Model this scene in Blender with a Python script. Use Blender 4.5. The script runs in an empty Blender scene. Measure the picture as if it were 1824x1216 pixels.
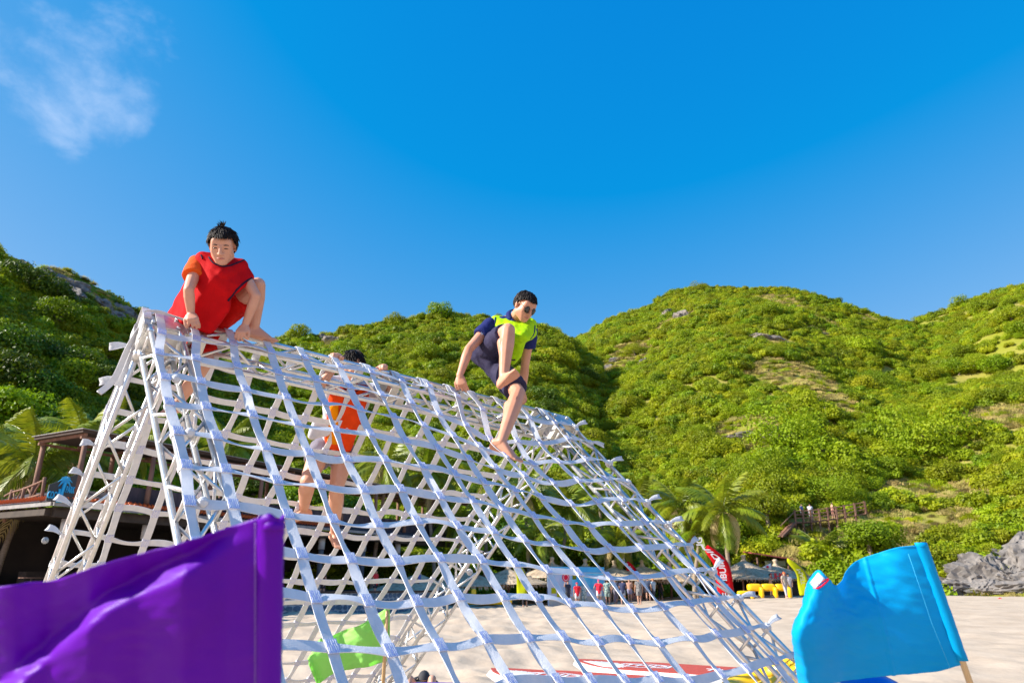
import bpy, bmesh, math, random
import numpy as np
from mathutils import Vector, Matrix, noise
from mathutils.bvhtree import BVHTree
random.seed(7)
R = math.radians
scene = bpy.context.scene
col = scene.collection
# ------------------------------------------------------------------ camera
F = 1216.0
PITCH = math.atan(428.0 / F)
CP, SP = math.cos(PITCH), math.sin(PITCH)
CAM = Vector((0, 0, 1.6))
cd = bpy.data.cameras.new('camera')
cam = bpy.data.objects.new('camera', cd)
col.objects.link(cam)
cd.sensor_width = 36.0
cd.lens = 24.0
cd.clip_start = 0.05
cd.clip_end = 5000
cam.location = CAM
cam.rotation_euler = (math.pi / 2 + PITCH, 0, 0)
cd.dof.use_dof = True
cd.dof.focus_distance = 4.3
cd.dof.aperture_fstop = 4.0
scene.camera = cam
# ------------------------------------------------------------------ world
SUN_AZ, SUN_EL = (-0.85, -0.17), 31.0          # direction towards the sun: from the left, slightly behind
world = bpy.data.worlds.new('World')
scene.world = world
world.use_nodes = True
wn, wl = world.node_tree.nodes, world.node_tree.links
wn.clear()
sky = wn.new('ShaderNodeTexSky')
sky.sky_type = 'NISHITA'
sky.sun_disc = False
sky.sun_elevation = R(SUN_EL)
sky.sun_rotation = math.atan2(SUN_AZ[0], SUN_AZ[1])
sky.air_density = 1.0
sky.dust_density = 0.2
sky.ozone_density = 4.0
tc = wn.new('ShaderNodeTexCoord')
mp = wn.new('ShaderNodeMapping')
mp.inputs['Scale'].default_value = (1.0, 1.0, 1.35)
n1 = wn.new('ShaderNodeTexNoise')
n1.inputs['Scale'].default_value = 9.5
n1.inputs['Detail'].default_value = 9
n1.inputs['Roughness'].default_value = 0.58
n1.inputs['Distortion'].default_value = 0.25
# cloud banks gather round two directions, a few more behind the camera
def bank(direction, lo, hi):
    v = Vector(direction).normalized()
    dp = wn.new('ShaderNodeVectorMath'); dp.operation = 'DOT_PRODUCT'
    wl.new(tc.outputs['Generated'], dp.inputs[0]); dp.inputs[1].default_value = v
    m = wn.new('ShaderNodeMapRange'); m.inputs['From Min'].default_value = lo; m.inputs['From Max'].default_value = hi
    m.interpolation_type = 'SMOOTHSTEP'
    wl.new(dp.outputs['Value'], m.inputs['Value'])
    return m.outputs['Result']
def raydir(px, py):
    x, u = (px - 912) / F, (608 - py) / F
    return Vector((x, CP - u * SP, SP + u * CP))
wl.new(tc.outputs['Generated'], mp.inputs['Vector'])
wl.new(mp.outputs['Vector'], n1.inputs['Vector'])
banks = [bank(raydir(228, 100), .9945, .9998), bank(raydir(85, 218), .9960, .9998), bank(raydir(75, 110), .9945, .9998), bank(raydir(150, 150), .993, .9999),
         bank((.6, -.8, .35), .8, 1), bank((-.3, -.9, .3), .8, 1)]
acc = banks[0]
for b in banks[1:]:
    m = wn.new('ShaderNodeMath'); m.operation = 'MAXIMUM'
    wl.new(acc, m.inputs[0]); wl.new(b, m.inputs[1]); acc = m.outputs[0]
addm = wn.new('ShaderNodeMath'); addm.operation = 'MULTIPLY_ADD'
wl.new(acc, addm.inputs[0]); addm.inputs[1].default_value = 0.46
wl.new(n1.outputs['Fac'], addm.inputs[2])
cr = wn.new('ShaderNodeMapRange')
cr.inputs['From Min'].default_value = 0.83
cr.inputs['From Max'].default_value = 1.30
cr.interpolation_type = 'SMOOTHSTEP'
wl.new(addm.outputs[0], cr.inputs['Value'])
mx = wn.new('ShaderNodeMixRGB')
mx.inputs['Color2'].default_value = (2.3, 3.2, 4.7, 1)
# the photograph is strongly graded: the whole sky is made deeper and bluer, the same way everywhere
sp_ = wn.new('ShaderNodeSeparateColor'); wl.new(sky.outputs['Color'], sp_.inputs['Color'])
cb_ = wn.new('ShaderNodeCombineColor')
def mth(op, a, b, clamp=False):
    m = wn.new('ShaderNodeMath'); m.operation = op; m.use_clamp = False
    if isinstance(a, (int, float)): m.inputs[0].default_value = a
    else: wl.new(a, m.inputs[0])
    if isinstance(b, (int, float)): m.inputs[1].default_value = b
    else: wl.new(b, m.inputs[1])
    return m.outputs[0]
wl.new(mth('MAXIMUM', mth('MULTIPLY', mth('SUBTRACT', sp_.outputs['Red'], .76), 1.25), .012), cb_.inputs['Red'])
wl.new(mth('MULTIPLY', mth('POWER', sp_.outputs['Green'], .72), 1.06), cb_.inputs['Green'])
wl.new(mth('MULTIPLY', mth('POWER', sp_.outputs['Blue'], .24), 2.72), cb_.inputs['Blue'])
wl.new(cb_.outputs['Color'], mx.inputs['Color1'])
wl.new(cr.outputs['Result'], mx.inputs['Fac'])
bg = wn.new('ShaderNodeBackground')
bg.inputs['Strength'].default_value = 0.115
wl.new(mx.outputs['Color'], bg.inputs['Color'])
wo = wn.new('ShaderNodeOutputWorld')
wl.new(bg.outputs['Background'], wo.inputs['Surface'])
# ------------------------------------------------------------------ sun, exposure
sd = bpy.data.lights.new('sun', 'SUN')
sd.energy = 5.0
sd.angle = R(0.5)
sd.color = (1.0, 0.94, 0.84)
sun = bpy.data.objects.new('sun', sd)
col.objects.link(sun)
_a = Vector((SUN_AZ[0], SUN_AZ[1], 0)).normalized() * math.cos(R(SUN_EL)) + Vector((0, 0, math.sin(R(SUN_EL))))
SUNDIR = _a
sun.rotation_euler = _a.to_track_quat('Z', 'Y').to_euler()
sun.location = (-20, -10, 20)
vs = scene.view_settings
scene.display_settings.display_device = 'sRGB'
vs.view_transform = 'Standard'
vs.look = 'None'
vs.gamma = 1
vs.use_curve_mapping = False
vs.exposure = 0.95
try:
    scene.cycles.max_bounces = 8
    scene.cycles.transparent_max_bounces = 8
except Exception:
    pass
# ------------------------------------------------------------------ rays from photograph measurements (to find where things stand)
def at(px, py, t):
    return CAM + raydir(px, py) * t
def hit_plane(px, py, p0, n):
    r = raydir(px, py)
    return CAM + r * ((Vector(p0) - CAM).dot(n) / r.dot(n))
# ------------------------------------------------------------------ objects and tags
ORG = {}
def org(o):
    return ORG.get(o.name, Vector((0, 0, 0)))
def thing(name, label, cat, loc=(0, 0, 0), group=None):
    o = bpy.data.objects.new(name, None)
    col.objects.link(o)
    o.empty_display_size = .1
    o.location = loc
    ORG[o.name] = Vector(loc)
    tag(o, label, cat, group)
    return o
def tag(o, label=None, cat=None, group=None, kind=None):
    if label: o['label'] = label
    if cat: o['category'] = cat
    if group: o['group'] = group
    if kind: o['kind'] = kind
    return o
class MB:
    def __init__(s):
        s.v = []; s.f = []; s.m = []; s.uv = []
    def face(s, pts, mi=0, uv=None):
        n = len(s.v); s.v += [tuple(p) for p in pts]; s.f.append(tuple(range(n, n + len(pts)))); s.m.append(mi)
    def grid(s, rows, mi=0, closed=False):
        n = len(s.v); w = len(rows[0])
        for r in rows: s.v += [tuple(p) for p in r]
        for i in range(len(rows) - 1):
            for j in range(w if closed else w - 1):
                k = (j + 1) % w
                s.f.append((n + i * w + j, n + i * w + k, n + (i + 1) * w + k, n + (i + 1) * w + j)); s.m.append(mi)
    def tube(s, pts, rad, seg=8, mi=0, cap=True):
        pts = [Vector(p) for p in pts]
        rr = rad if isinstance(rad, (list, tuple)) else [rad] * len(pts)
        rows = []; ref = None
        for i, p in enumerate(pts):
            t = (pts[min(i + 1, len(pts) - 1)] - pts[max(i - 1, 0)]).normalized()
            if ref is None:
                ref = t.orthogonal().normalized()
            ref = (ref - t * ref.dot(t)).normalized()
            b = t.cross(ref)
            rows.append([p + (ref * math.cos(a) + b * math.sin(a)) * rr[i] for a in [2 * math.pi * k / seg for k in range(seg)]])
        n = len(s.v)
        s.grid(rows, mi, True)
        if cap:
            s.f.append(tuple(range(n + seg - 1, n - 1, -1))); s.m.append(mi)
            e = n + (len(rows) - 1) * seg
            s.f.append(tuple(range(e, e + seg))); s.m.append(mi)
    def box(s, c, h, ax=None, mi=0):
        c = Vector(c)
        ax = ax or (Vector((1, 0, 0)), Vector((0, 1, 0)), Vector((0, 0, 1)))
        n = len(s.v)
        for sz in (-1, 1):
            for sy in (-1, 1):
                for sx in (-1, 1):
                    s.v.append(tuple(c + ax[0] * (sx * h[0]) + ax[1] * (sy * h[1]) + ax[2] * (sz * h[2])))
        for q in ((0, 2, 3, 1), (4, 5, 7, 6), (0, 1, 5, 4), (2, 6, 7, 3), (0, 4, 6, 2), (1, 3, 7, 5)):
            s.f.append(tuple(n + k for k in q)); s.m.append(mi)
    def lathe(s, c, prof, seg=16, mi=0, up=Vector((0, 0, 1))):
        c = Vector(c); x = up.orthogonal().normalized(); y = up.cross(x)
        rows = [[c + up * z + (x * math.cos(a) + y * math.sin(a)) * r for a in [2 * math.pi * k / seg for k in range(seg)]] for r, z in prof]
        n = len(s.v); s.grid(rows, mi, True)
        s.f.append(tuple(range(n + seg - 1, n - 1, -1))); s.m.append(mi)
        e = n + (len(rows) - 1) * seg; s.f.append(tuple(range(e, e + seg))); s.m.append(mi)
    def mesh(s, name, mats, smooth=False, off=Vector((0, 0, 0))):
        me = bpy.data.meshes.new(name)
        me.from_pydata([tuple(Vector(v) - off) for v in s.v], [], s.f)
        for m in (mats if isinstance(mats, (list, tuple)) else [mats]): me.materials.append(m)
        if len(set(s.m)) > 1: me.polygons.foreach_set('material_index', s.m)
        if smooth: me.polygons.foreach_set('use_smooth', [True] * len(s.f))
        me.update()
        return me
    def build(s, name, mats, parent=None, smooth=False, base=None, sharp=None):
        off = org(parent) if parent else (Vector(base) if base is not None else Vector((0, 0, 0)))
        me = s.mesh(name, mats, smooth, off)
        if sharp:                                   # lengthwise edges of a strap stay crisp
            sh = me.attributes.new('sharp_edge', 'BOOLEAN', 'EDGE')
            w, lanes = sharp
            sh.data.foreach_set('value', [(e.vertices[0] % w == e.vertices[1] % w and e.vertices[0] % w in lanes) for e in me.edges])
        o = bpy.data.objects.new(name, me)
        col.objects.link(o)
        if parent: o.parent = parent
        else: o.location = off
        ORG[o.name] = off
        return o
def put(name, me, parent=None, mat=None):
    o = bpy.data.objects.new(name, me); col.objects.link(o)
    if parent: o.parent = parent
    if mat is not None: o.matrix_local = mat
    ORG[o.name] = org(parent) if parent else Vector((0, 0, 0))
    return o
def copy_tree(o, parent=None):
    c = o.copy(); col.objects.link(c); c.parent = parent
    ORG[c.name] = org(o)
    for ch in o.children: copy_tree(ch, c)
    return c
def catmull(pts, n):
    pts = [Vector(p) for p in pts]
    out = []
    for i in range(len(pts) - 1):
        p0 = pts[max(i - 1, 0)]; p1 = pts[i]; p2 = pts[i + 1]; p3 = pts[min(i + 2, len(pts) - 1)]
        for k in range(n):
            t = k / n
            out.append(.5 * ((2 * p1) + (p2 - p0) * t + (2 * p0 - 5 * p1 + 4 * p2 - p3) * t * t + (3 * p1 - p0 - 3 * p2 + p3) * t ** 3))
    out.append(pts[-1])
    return out
# ------------------------------------------------------------------ materials
def mat(name, c1, c2=None, scale=8.0, rough=.6, metal=0.0, bump=0.0, bscale=None, transl=0.0, rand=0.0, spec=.5, detail=4, coord='Object', sheen=0.0, stretch=None, c3=None):
    m = bpy.data.materials.new(name); m.use_nodes = True
    nt = m.node_tree; N, L = nt.nodes, nt.links
    b = N['Principled BSDF']; out = N['Material Output']
    b.inputs['Roughness'].default_value = rough
    b.inputs['Metallic'].default_value = metal
    b.inputs['Specular IOR Level'].default_value = spec
    if sheen: b.inputs['Sheen Weight'].default_value = sheen
    tcn = N.new('ShaderNodeTexCoord')
    src = tcn.outputs[coord]
    if stretch:
        mpn = N.new('ShaderNodeMapping'); mpn.inputs['Scale'].default_value = stretch
        L.new(src, mpn.inputs['Vector']); src = mpn.outputs['Vector']
    colr = None
    if c2:
        nz = N.new('ShaderNodeTexNoise'); nz.inputs['Scale'].default_value = scale; nz.inputs['Detail'].default_value = detail
        L.new(src, nz.inputs['Vector'])
        rp = N.new('ShaderNodeValToRGB')
        rp.color_ramp.elements[0].position = .35; rp.color_ramp.elements[1].position = .65
        rp.color_ramp.elements[0].color = (*c1, 1); rp.color_ramp.elements[1].color = (*c2, 1)
        if c3:
            e = rp.color_ramp.elements.new(.8); e.color = (*c3, 1)
        L.new(nz.outputs['Fac'], rp.inputs['Fac'])
        colr = rp.outputs['Color']
    if rand:
        oi = N.new('ShaderNodeObjectInfo')
        h = N.new('ShaderNodeHueSaturation')
        mr = N.new('ShaderNodeMapRange'); mr.inputs['To Min'].default_value = .5 - rand * .025; mr.inputs['To Max'].default_value = .5 + rand * .045
        L.new(oi.outputs['Random'], mr.inputs['Value']); L.new(mr.outputs['Result'], h.inputs['Hue'])
        wn_ = N.new('ShaderNodeTexWhiteNoise'); wn_.noise_dimensions = '1D'
        L.new(oi.outputs['Random'], wn_.inputs['W'])
        mv = N.new('ShaderNodeMapRange'); mv.inputs['To Min'].default_value = 1 - rand * .45; mv.inputs['To Max'].default_value = 1 + rand * .45
        L.new(wn_.outputs['Value'], mv.inputs['Value']); L.new(mv.outputs['Result'], h.inputs['Value'])
        if colr: L.new(colr, h.inputs['Color'])
        else: h.inputs['Color'].default_value = (*c1, 1)
        colr = h.outputs['Color']
    if colr: L.new(colr, b.inputs['Base Color'])
    else: b.inputs['Base Color'].default_value = (*c1, 1)
    if bump:
        nb = N.new('ShaderNodeTexNoise'); nb.inputs['Scale'].default_value = bscale or scale * 3; nb.inputs['Detail'].default_value = 5
        L.new(src, nb.inputs['Vector'])
        bp = N.new('ShaderNodeBump'); bp.inputs['Strength'].default_value = bump; bp.inputs['Distance'].default_value = .02
        L.new(nb.outputs['Fac'], bp.inputs['Height']); L.new(bp.outputs['Normal'], b.inputs['Normal'])
    if transl:
        tr = N.new('ShaderNodeBsdfTranslucent')
        if colr: L.new(colr, tr.inputs['Color'])
        else: tr.inputs['Color'].default_value = (*c1, 1)
        ms = N.new('ShaderNodeMixShader'); ms.inputs['Fac'].default_value = transl
        L.new(b.outputs['BSDF'], ms.inputs[1]); L.new(tr.outputs['BSDF'], ms.inputs[2])
        L.new(ms.outputs['Shader'], out.inputs['Surface'])
    return m
M = {}
M['alu'] = mat('brushed_aluminium', (.66, .67, .68), (.78, .78, .77), scale=30, rough=.32, metal=.85, bump=.05)
M['plate'] = mat('scuffed_plate', (.50, .49, .47), (.66, .65, .62), scale=14, rough=.42, metal=.6, bump=.05)
M['web'] = mat('white_webbing', (.72, .73, .76), (.80, .80, .82), scale=25, rough=.65, transl=.16, bump=.25, bscale=160)
M['skin_boy'] = mat('skin_boy', (.60, .29, .185), (.66, .34, .23), scale=9, rough=.48, spec=.4)
M['skin_man'] = mat('skin_man', (.57, .265, .16), (.63, .31, .20), scale=9, rough=.45, spec=.4)
M['skin_far'] = mat('skin_far', (.52, .29, .20), rough=.55)
M['hair'] = mat('black_hair', (.010, .008, .008), (.03, .022, .018), scale=60, rough=.62, spec=.22)
M['lip'] = mat('lip', (.46, .16, .13), rough=.45)
M['eye'] = mat('dark_eye', (.02, .013, .01), rough=.25)
M['brow'] = mat('brow', (.05, .03, .025), rough=.7)
def cloth(n, c, t=.0, c2=None, rough=.75, bump=.2):
    return mat(n, c, c2 or tuple(x * .86 for x in c), scale=14, rough=rough, transl=t, bump=bump, bscale=240, spec=.12)
M['red_vest'] = cloth('red_bib', (.70, .006, .010), .22)
M['orange_shirt'] = cloth('orange_shirt', (.90, .13, .02), .2)
M['red_short'] = cloth('red_shorts', (.72, .012, .008), .22)
M['piping'] = cloth('dark_piping', (.030, .012, .035), 0)
M['neon'] = cloth('neon_vest', (.52, .90, .01), .15)
M['navy'] = cloth('navy_polo', (.018, .025, .13), 0)
M['navy_short'] = cloth('navy_shorts', (.026, .024, .058), 0, (.04, .036, .075))
M['orange_vest'] = cloth('orange_vest', (.95, .075, .008), .15)
M['amber'] = cloth('amber_panel', (1.0, .32, .0), .1)
M['white_cloth'] = cloth('white_cloth', (.74, .72, .76), .1)
M['gray_short'] = cloth('grey_shorts', (.20, .18, .22), 0)
M['lens'] = mat('dark_lens', (.015, .015, .012), rough=.08, spec=.8)
M['wire'] = mat('thin_metal', (.25, .2, .12), rough=.3, metal=.9)
# ------------------------------------------------------------------ sand
M['sand'] = mat('sand', (.47, .365, .27), (.58, .46, .345), scale=.9, rough=.9, bump=.9, bscale=5, spec=.1, detail=10)
def sstep(a, b, x):
    t = min(max((x - a) / (b - a), 0), 1); return t * t * (3 - 2 * t)
def sand_h(x, y):
    r = math.hypot(x, y)
    h = .10 * sstep(13, 40, y) + .42 * sstep(5, 20, x) * sstep(20, 46, y) + .12 * sstep(48, 75, y)
    side = sstep(4, -6, x - .12 * y)              # the left part of the beach is trodden and hummocky
    h += (.10 + .16 * side) * noise.noise(Vector((x * .16, y * .22, 1.3))) * sstep(6, 16, r)
    if 3 < y < 75:
        h += (.07 + .06 * side) * (noise.noise(Vector((x * .9, y * .9, 7.1))) + .6 * noise.noise(Vector((x * 2.1, y * 2.1, 3.1))))
    return h
def make_sand():
    radii = [0, 2, 4, 6]
    r = 7.0
    while r < 80: radii.append(r); r *= 1.018
    radii += [90, 110, 150, 220, 350, 600, 1200, 2500]
    mb = MB(); rows = []
    NA = 420
    for r in radii:
        row = []
        for k in range(NA + 1):
            # denser in front
            t = k / NA * 2 - 1
            a = math.pi * (abs(t) ** 1.9) * (1 if t > 0 else -1)
            x, y = math.sin(a) * r, math.cos(a) * r
            row.append((x, y, sand_h(x, y)))
        rows.append(row)
    mb.grid(rows)
    for i in range(len(mb.f)): mb.f[i] = mb.f[i][::-1]
    o = mb.build('sand_beach', M['sand'], smooth=True)
    tag(o, 'pale trodden sand beach', kind='structure')
    return o
make_sand()
# ------------------------------------------------------------------ hills
class Hill:
    def __init__(s, prof, rr, rb, seed, rough=1.0, lift=2.2):
        a, e = [], []
        for px, py in prof:
            r = raydir(px, py); h = math.hypot(r.x, r.y)
            a.append(math.atan2(r.x, r.y)); e.append(r.z / h)
        o = np.argsort(a); s.a = np.array(a)[o]; s.e = np.array(e)[o]
        s.rr, s.rb, s.seed, s.rough, s.lift = rr, rb, seed, rough, lift
    def h(s, x, y):
        r = math.hypot(x, y); a = math.atan2(x, y)
        if a < s.a[0] - .05 or a > s.a[-1] + .05: fade = 0
        e = float(np.interp(a, s.a, s.e))
        rr = s.rr * (1 + .10 * noise.noise(Vector((a * 3.1, s.seed, 0))))
        rb = s.rb * (1 + .07 * noise.noise(Vector((a * 4.3, s.seed, 5))))
        H = 1.6 + e * rr - s.lift
        if H < 0.5: H = .5
        t = (r - rb) / (rr - rb)
        if t <= 0: return -3 + .3 * 1 if t < -.05 else -.5
        if t <= 1:
            pf = t ** 1.02
            z = .4 + (H - .4) * pf
            w = math.sin(math.pi * min(t, 1)) ** .8
            z += s.rough * w * (3.2 * noise.noise(Vector((x * .028, y * .028, s.seed))) + 1.6 * noise.noise(Vector((x * .075, y * .075, s.seed + 3))))
            return z
        return .4 + (H - .4) * max(0, 1 - .9 * (t - 1) - .8 * (t - 1) ** 2)
HA = Hill([(-2200, 1100), (-1500, 900), (-900, 640), (-500, 430), (-200, 370), (0, 425), (50, 447), (120, 457), (180, 485), (230, 520), (270, 548), (350, 600), (450, 660), (560, 720), (700, 800), (820, 900), (950, 1030)], 118, 58, 2.0, 1.0)
HB = Hill([(0, 900), (60, 760), (120, 680), (300, 612), (420, 606), (480, 603), (505, 588), (530, 584), (562, 588), (620, 572), (690, 562), (720, 557), (780, 546), (830, 551), (872, 551), (960, 567), (1000, 586), (1050, 625), (1100, 690), (1150, 760), (1220, 850), (1300, 980)], 150, 66, 11.0, .9)
HC = Hill([(700, 860), (820, 740), (950, 630), (1030, 596), (1075, 568), (1100, 552), (1130, 548), (1170, 528), (1200, 512), (1250, 501), (1350, 503), (1400, 505), (1450, 517), (1500, 533), (1560, 554), (1600, 563), (1640, 572), (1700, 600), (1824, 660), (2000, 760), (2200, 900)], 205, 68, 23.0, 1.5)
HD = Hill([(1400, 720), (1500, 640), (1600, 578), (1650, 553), (1690, 538), (1740, 518), (1790, 502), (1824, 499), (1900, 482), (2100, 450), (2500, 430), (3200, 420), (4200, 470)], 225, 70, 37.0, 1.5)
HILLS = [HA, HB, HC, HD]
def hill_h(x, y): return max(h.h(x, y) for h in HILLS)
def ground_h(x, y): return max(hill_h(x, y), sand_h(x, y))
def hill_hit(px, py, r0=45, r1=330):
    d = raydir(px, py); prev = None
    t = r0
    while t < r1:
        p = CAM + d * t
        if p.z < ground_h(p.x, p.y): return p
        t += .7
    return None
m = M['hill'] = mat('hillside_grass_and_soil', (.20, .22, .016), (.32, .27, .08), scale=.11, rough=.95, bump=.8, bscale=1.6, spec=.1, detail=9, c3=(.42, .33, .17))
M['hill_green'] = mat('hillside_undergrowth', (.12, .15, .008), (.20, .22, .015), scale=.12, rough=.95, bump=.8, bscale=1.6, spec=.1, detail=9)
def hill_mesh(hl, name, label, m):
    mb = MB(); rows = []
    a0, a1 = hl.a[0], hl.a[-1]
    na = int((a1 - a0) / .012) + 2
    rs = [hl.rb * .9 + (hl.rr * 1.5 - hl.rb * .9) * k / 80 for k in range(81)]
    for r in rs:
        rows.append([(math.sin(a) * r, math.cos(a) * r, hl.h(math.sin(a) * r, math.cos(a) * r)) for a in [a0 + (a1 - a0) * k / na for k in range(na + 1)]])
    mb.grid(rows)
    for i in range(len(mb.f)): mb.f[i] = mb.f[i][::-1]
    o = mb.build(name, m, smooth=True)
    tag(o, label, kind='structure')
    return o
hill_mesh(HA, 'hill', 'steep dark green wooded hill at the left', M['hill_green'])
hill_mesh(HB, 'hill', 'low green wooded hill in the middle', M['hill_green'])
hill_mesh(HC, 'hill', 'broad sunlit green hill with dry grass patches', M['hill'])
hill_mesh(HD, 'hill', 'sunlit green hill rising at the far right', M['hill'])
# ------------------------------------------------------------------ crowns
M['leaf_bright'] = mat('leaf_bright', (.27, .33, .004), (.36, .39, .008), scale=1.1, rough=.55, transl=.4, rand=.6, spec=.3)
M['leaf_mid'] = mat('leaf_mid', (.20, .275, .004), (.28, .34, .006), scale=1.1, rough=.5, transl=.4, rand=.6, spec=.3)
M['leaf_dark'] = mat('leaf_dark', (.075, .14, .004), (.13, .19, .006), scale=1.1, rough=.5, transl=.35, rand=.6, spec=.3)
M['leaf_dry'] = mat('dry_scrub', (.36, .29, .085), (.46, .37, .15), scale=1.3, rough=.8, transl=.2, rand=.5, spec=.1)
M['bark'] = mat('bark', (.16, .12, .085), (.26, .20, .15), scale=6, rough=.9, bump=.5)
def crown_mesh(name, m, seed, n=620, leaf=.13, flat=.75, lobes=7, core=True):
    if n > 2000: core = False
    rnd = random.Random(seed)
    mb = MB()
    L = []
    for k in range(lobes):
        a = 2 * math.pi * (k + rnd.random() * .8) / lobes; rr = rnd.uniform(.25, .62)
        L.append((Vector((math.cos(a) * rr, math.sin(a) * rr, rnd.uniform(.05, .55) * flat)), rnd.uniform(.30, .48)))
    L.append((Vector((0, 0, .45 * flat)), .5))
    if core:
        for c, r in L:
            rows = []
            for i in range(5):
                th = math.pi * i / 4
                rows.append([c + Vector((math.sin(th) * math.cos(ph), math.sin(th) * math.sin(ph), math.cos(th) * .85)) * (r * .70 * (1 + .25 * math.sin(3 * ph + i + seed)) + 1e-4) for ph in [2 * math.pi * q / 7 for q in range(7)]])
            mb.grid(rows, 0, True)
            for q in range(len(mb.f) - 28, len(mb.f)): mb.f[q] = mb.f[q][::-1]
    for k in range(n):
        c, r = rnd.choice(L)
        v = Vector((rnd.gauss(0, 1), rnd.gauss(0, 1), rnd.gauss(.25, 1))).normalized()
        p = c + Vector((v.x, v.y, v.z * .85)) * r * rnd.uniform(.72, 1.12)
        if p.z < -.05: p.z = -.05 + rnd.random() * .1
        nn = (v + Vector((rnd.gauss(0, .55), rnd.gauss(0, .55), rnd.gauss(.25, .55)))).normalized()
        u = nn.orthogonal().normalized(); w = nn.cross(u)
        a = rnd.random() * 6.28; u, w = u * math.cos(a) + w * math.sin(a), w * math.cos(a) - u * math.sin(a)
        s = leaf * rnd.uniform(.55, 1.25)
        mb.face([p - u * s, p - w * s * .55 + nn * s * .15, p + u * s, p + w * s * .55 + nn * s * .15])
    return mb.mesh(name, m)
CR = []
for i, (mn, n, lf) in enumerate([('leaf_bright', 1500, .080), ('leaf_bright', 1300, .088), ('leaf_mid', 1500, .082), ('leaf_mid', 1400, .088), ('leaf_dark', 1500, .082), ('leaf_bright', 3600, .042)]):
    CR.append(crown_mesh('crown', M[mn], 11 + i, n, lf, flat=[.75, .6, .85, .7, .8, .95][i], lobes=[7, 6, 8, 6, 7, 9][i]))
def scrub_mesh(name, m, seed, n=420):
    rnd = random.Random(seed); mb = MB()
    for k in range(n):
        a = rnd.random() * 6.28; r = abs(rnd.gauss(0, .5)); p = Vector((math.cos(a) * r, math.sin(a) * r, -.05))
        d = Vector((rnd.gauss(0, .45), rnd.gauss(0, .45), 1)).normalized(); l = rnd.uniform(.25, .65) * (1.2 - .6 * min(r, 1))
        s = d.orthogonal().normalized() * .035
        q = p + d * l
        mb.face([p - s, p + s, q + s * .4 + d * .02, q - s * .4])
    return mb.mesh(name, m)
CR.append(scrub_mesh('scrub', M['leaf_dry'], 5))
CR.append(scrub_mesh('scrub', M['leaf_dry'], 6, 300))
CR.append(scrub_mesh('scrub', M['leaf_bright'], 8, 460))
FINE = {0: crown_mesh('crown', M['leaf_bright'], 31, 2600, .052, .8, 9), 1: crown_mesh('crown', M['leaf_bright'], 32, 2600, .052, .65, 8), 2: crown_mesh('crown', M['leaf_mid'], 33, 2600, .055, .85, 9), 3: crown_mesh('crown', M['leaf_mid'], 34, 2600, .055, .75, 8), 4: crown_mesh('crown', M['leaf_dark'], 35, 2600, .055, .85, 9), 5: crown_mesh('crown', M['leaf_bright'], 36, 4200, .036, .9, 11)}
src_col = bpy.data.collections.new('shrub_shapes')          # not linked to the scene: only a source for the instances
for i, me in enumerate(CR):
    o = bpy.data.objects.new('shape_%02d' % i, me); src_col.objects.link(o)
def scatter(name, label, pts):
    """pts: (x, y, z, scale, rot, idx)"""
    me = bpy.data.meshes.new(name)
    me.from_pydata([p[:3] for p in pts], [], [])
    for an, k, ty in (('sc', 3, 'FLOAT'), ('ro', 4, 'FLOAT'), ('ix', 5, 'INT')):
        at_ = me.attributes.new(an, ty, 'POINT')
        at_.data.foreach_set('value', [p[k] for p in pts])
    o = bpy.data.objects.new(name, me); col.objects.link(o)
    ng = bpy.data.node_groups.new(name, 'GeometryNodeTree')
    ng.interface.new_socket('Geometry', in_out='INPUT', socket_type='NodeSocketGeometry')
    ng.interface.new_socket('Geometry', in_out='OUTPUT', socket_type='NodeSocketGeometry')
    N, L = ng.nodes, ng.links
    gi = N.new('NodeGroupInput'); go = N.new('NodeGroupOutput')
    ip = N.new('GeometryNodeInstanceOnPoints'); ci = N.new('GeometryNodeCollectionInfo')
    ci.inputs['Collection'].default_value = src_col
    ci.inputs['Separate Children'].default_value = True
    ci.inputs['Reset Children'].default_value = True
    ip.inputs['Pick Instance'].default_value = True
    mtp = N.new('GeometryNodeMeshToPoints')
    L.new(gi.outputs[0], mtp.inputs['Mesh'])
    L.new(mtp.outputs['Points'], ip.inputs['Points']); L.new(ci.outputs[0], ip.inputs['Instance'])
    def na(nm, ty):
        a = N.new('GeometryNodeInputNamedAttribute'); a.data_type = ty; a.inputs['Name'].default_value = nm; return a.outputs['Attribute']
    L.new(na('ix', 'INT'), ip.inputs['Instance Index'])
    cx = N.new('ShaderNodeCombineXYZ'); L.new(na('ro', 'FLOAT'), cx.inputs['Z'])
    rt = N.new('FunctionNodeEulerToRotation'); L.new(cx.outputs[0], rt.inputs[0]); L.new(rt.outputs[0], ip.inputs['Rotation'])
    L.new(na('sc', 'FLOAT'), ip.inputs['Scale'])
    L.new(ip.outputs[0], go.inputs[0])
    md = o.modifiers.new('scatter', 'NODES'); md.node_group = ng
    tag(o, label, kind='stuff')
    return o
ROCK_SPOTS = []   # (point, radius) kept clear of shrubs
def to_px(p):
    q = p - CAM; d = q.y * CP + q.z * SP
    return 912 + F * q.x / d, 608 - F * (q.z * CP - q.y * SP) / d
def clear(p):
    px, py = to_px(p + Vector((0, 0, 1.0)))
    if px > 1650 and p.length < 100 and py > 1026 - (px - 1680) * .62: return True          # bare rock at the shore
    if 1388 < px < 1552 and 892 + (1536 - px) * .10 < py < 968 and p.length < 105: return True     # clearing for the boardwalk
    for q, r in ROCK_SPOTS:
        if (p - q).length < r: return True
    return False
def dryness(x, y):
    return noise.noise(Vector((x * .035, y * .035, 9.7))) + .55 * noise.noise(Vector((x * .11, y * .11, 2.2)))
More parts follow.
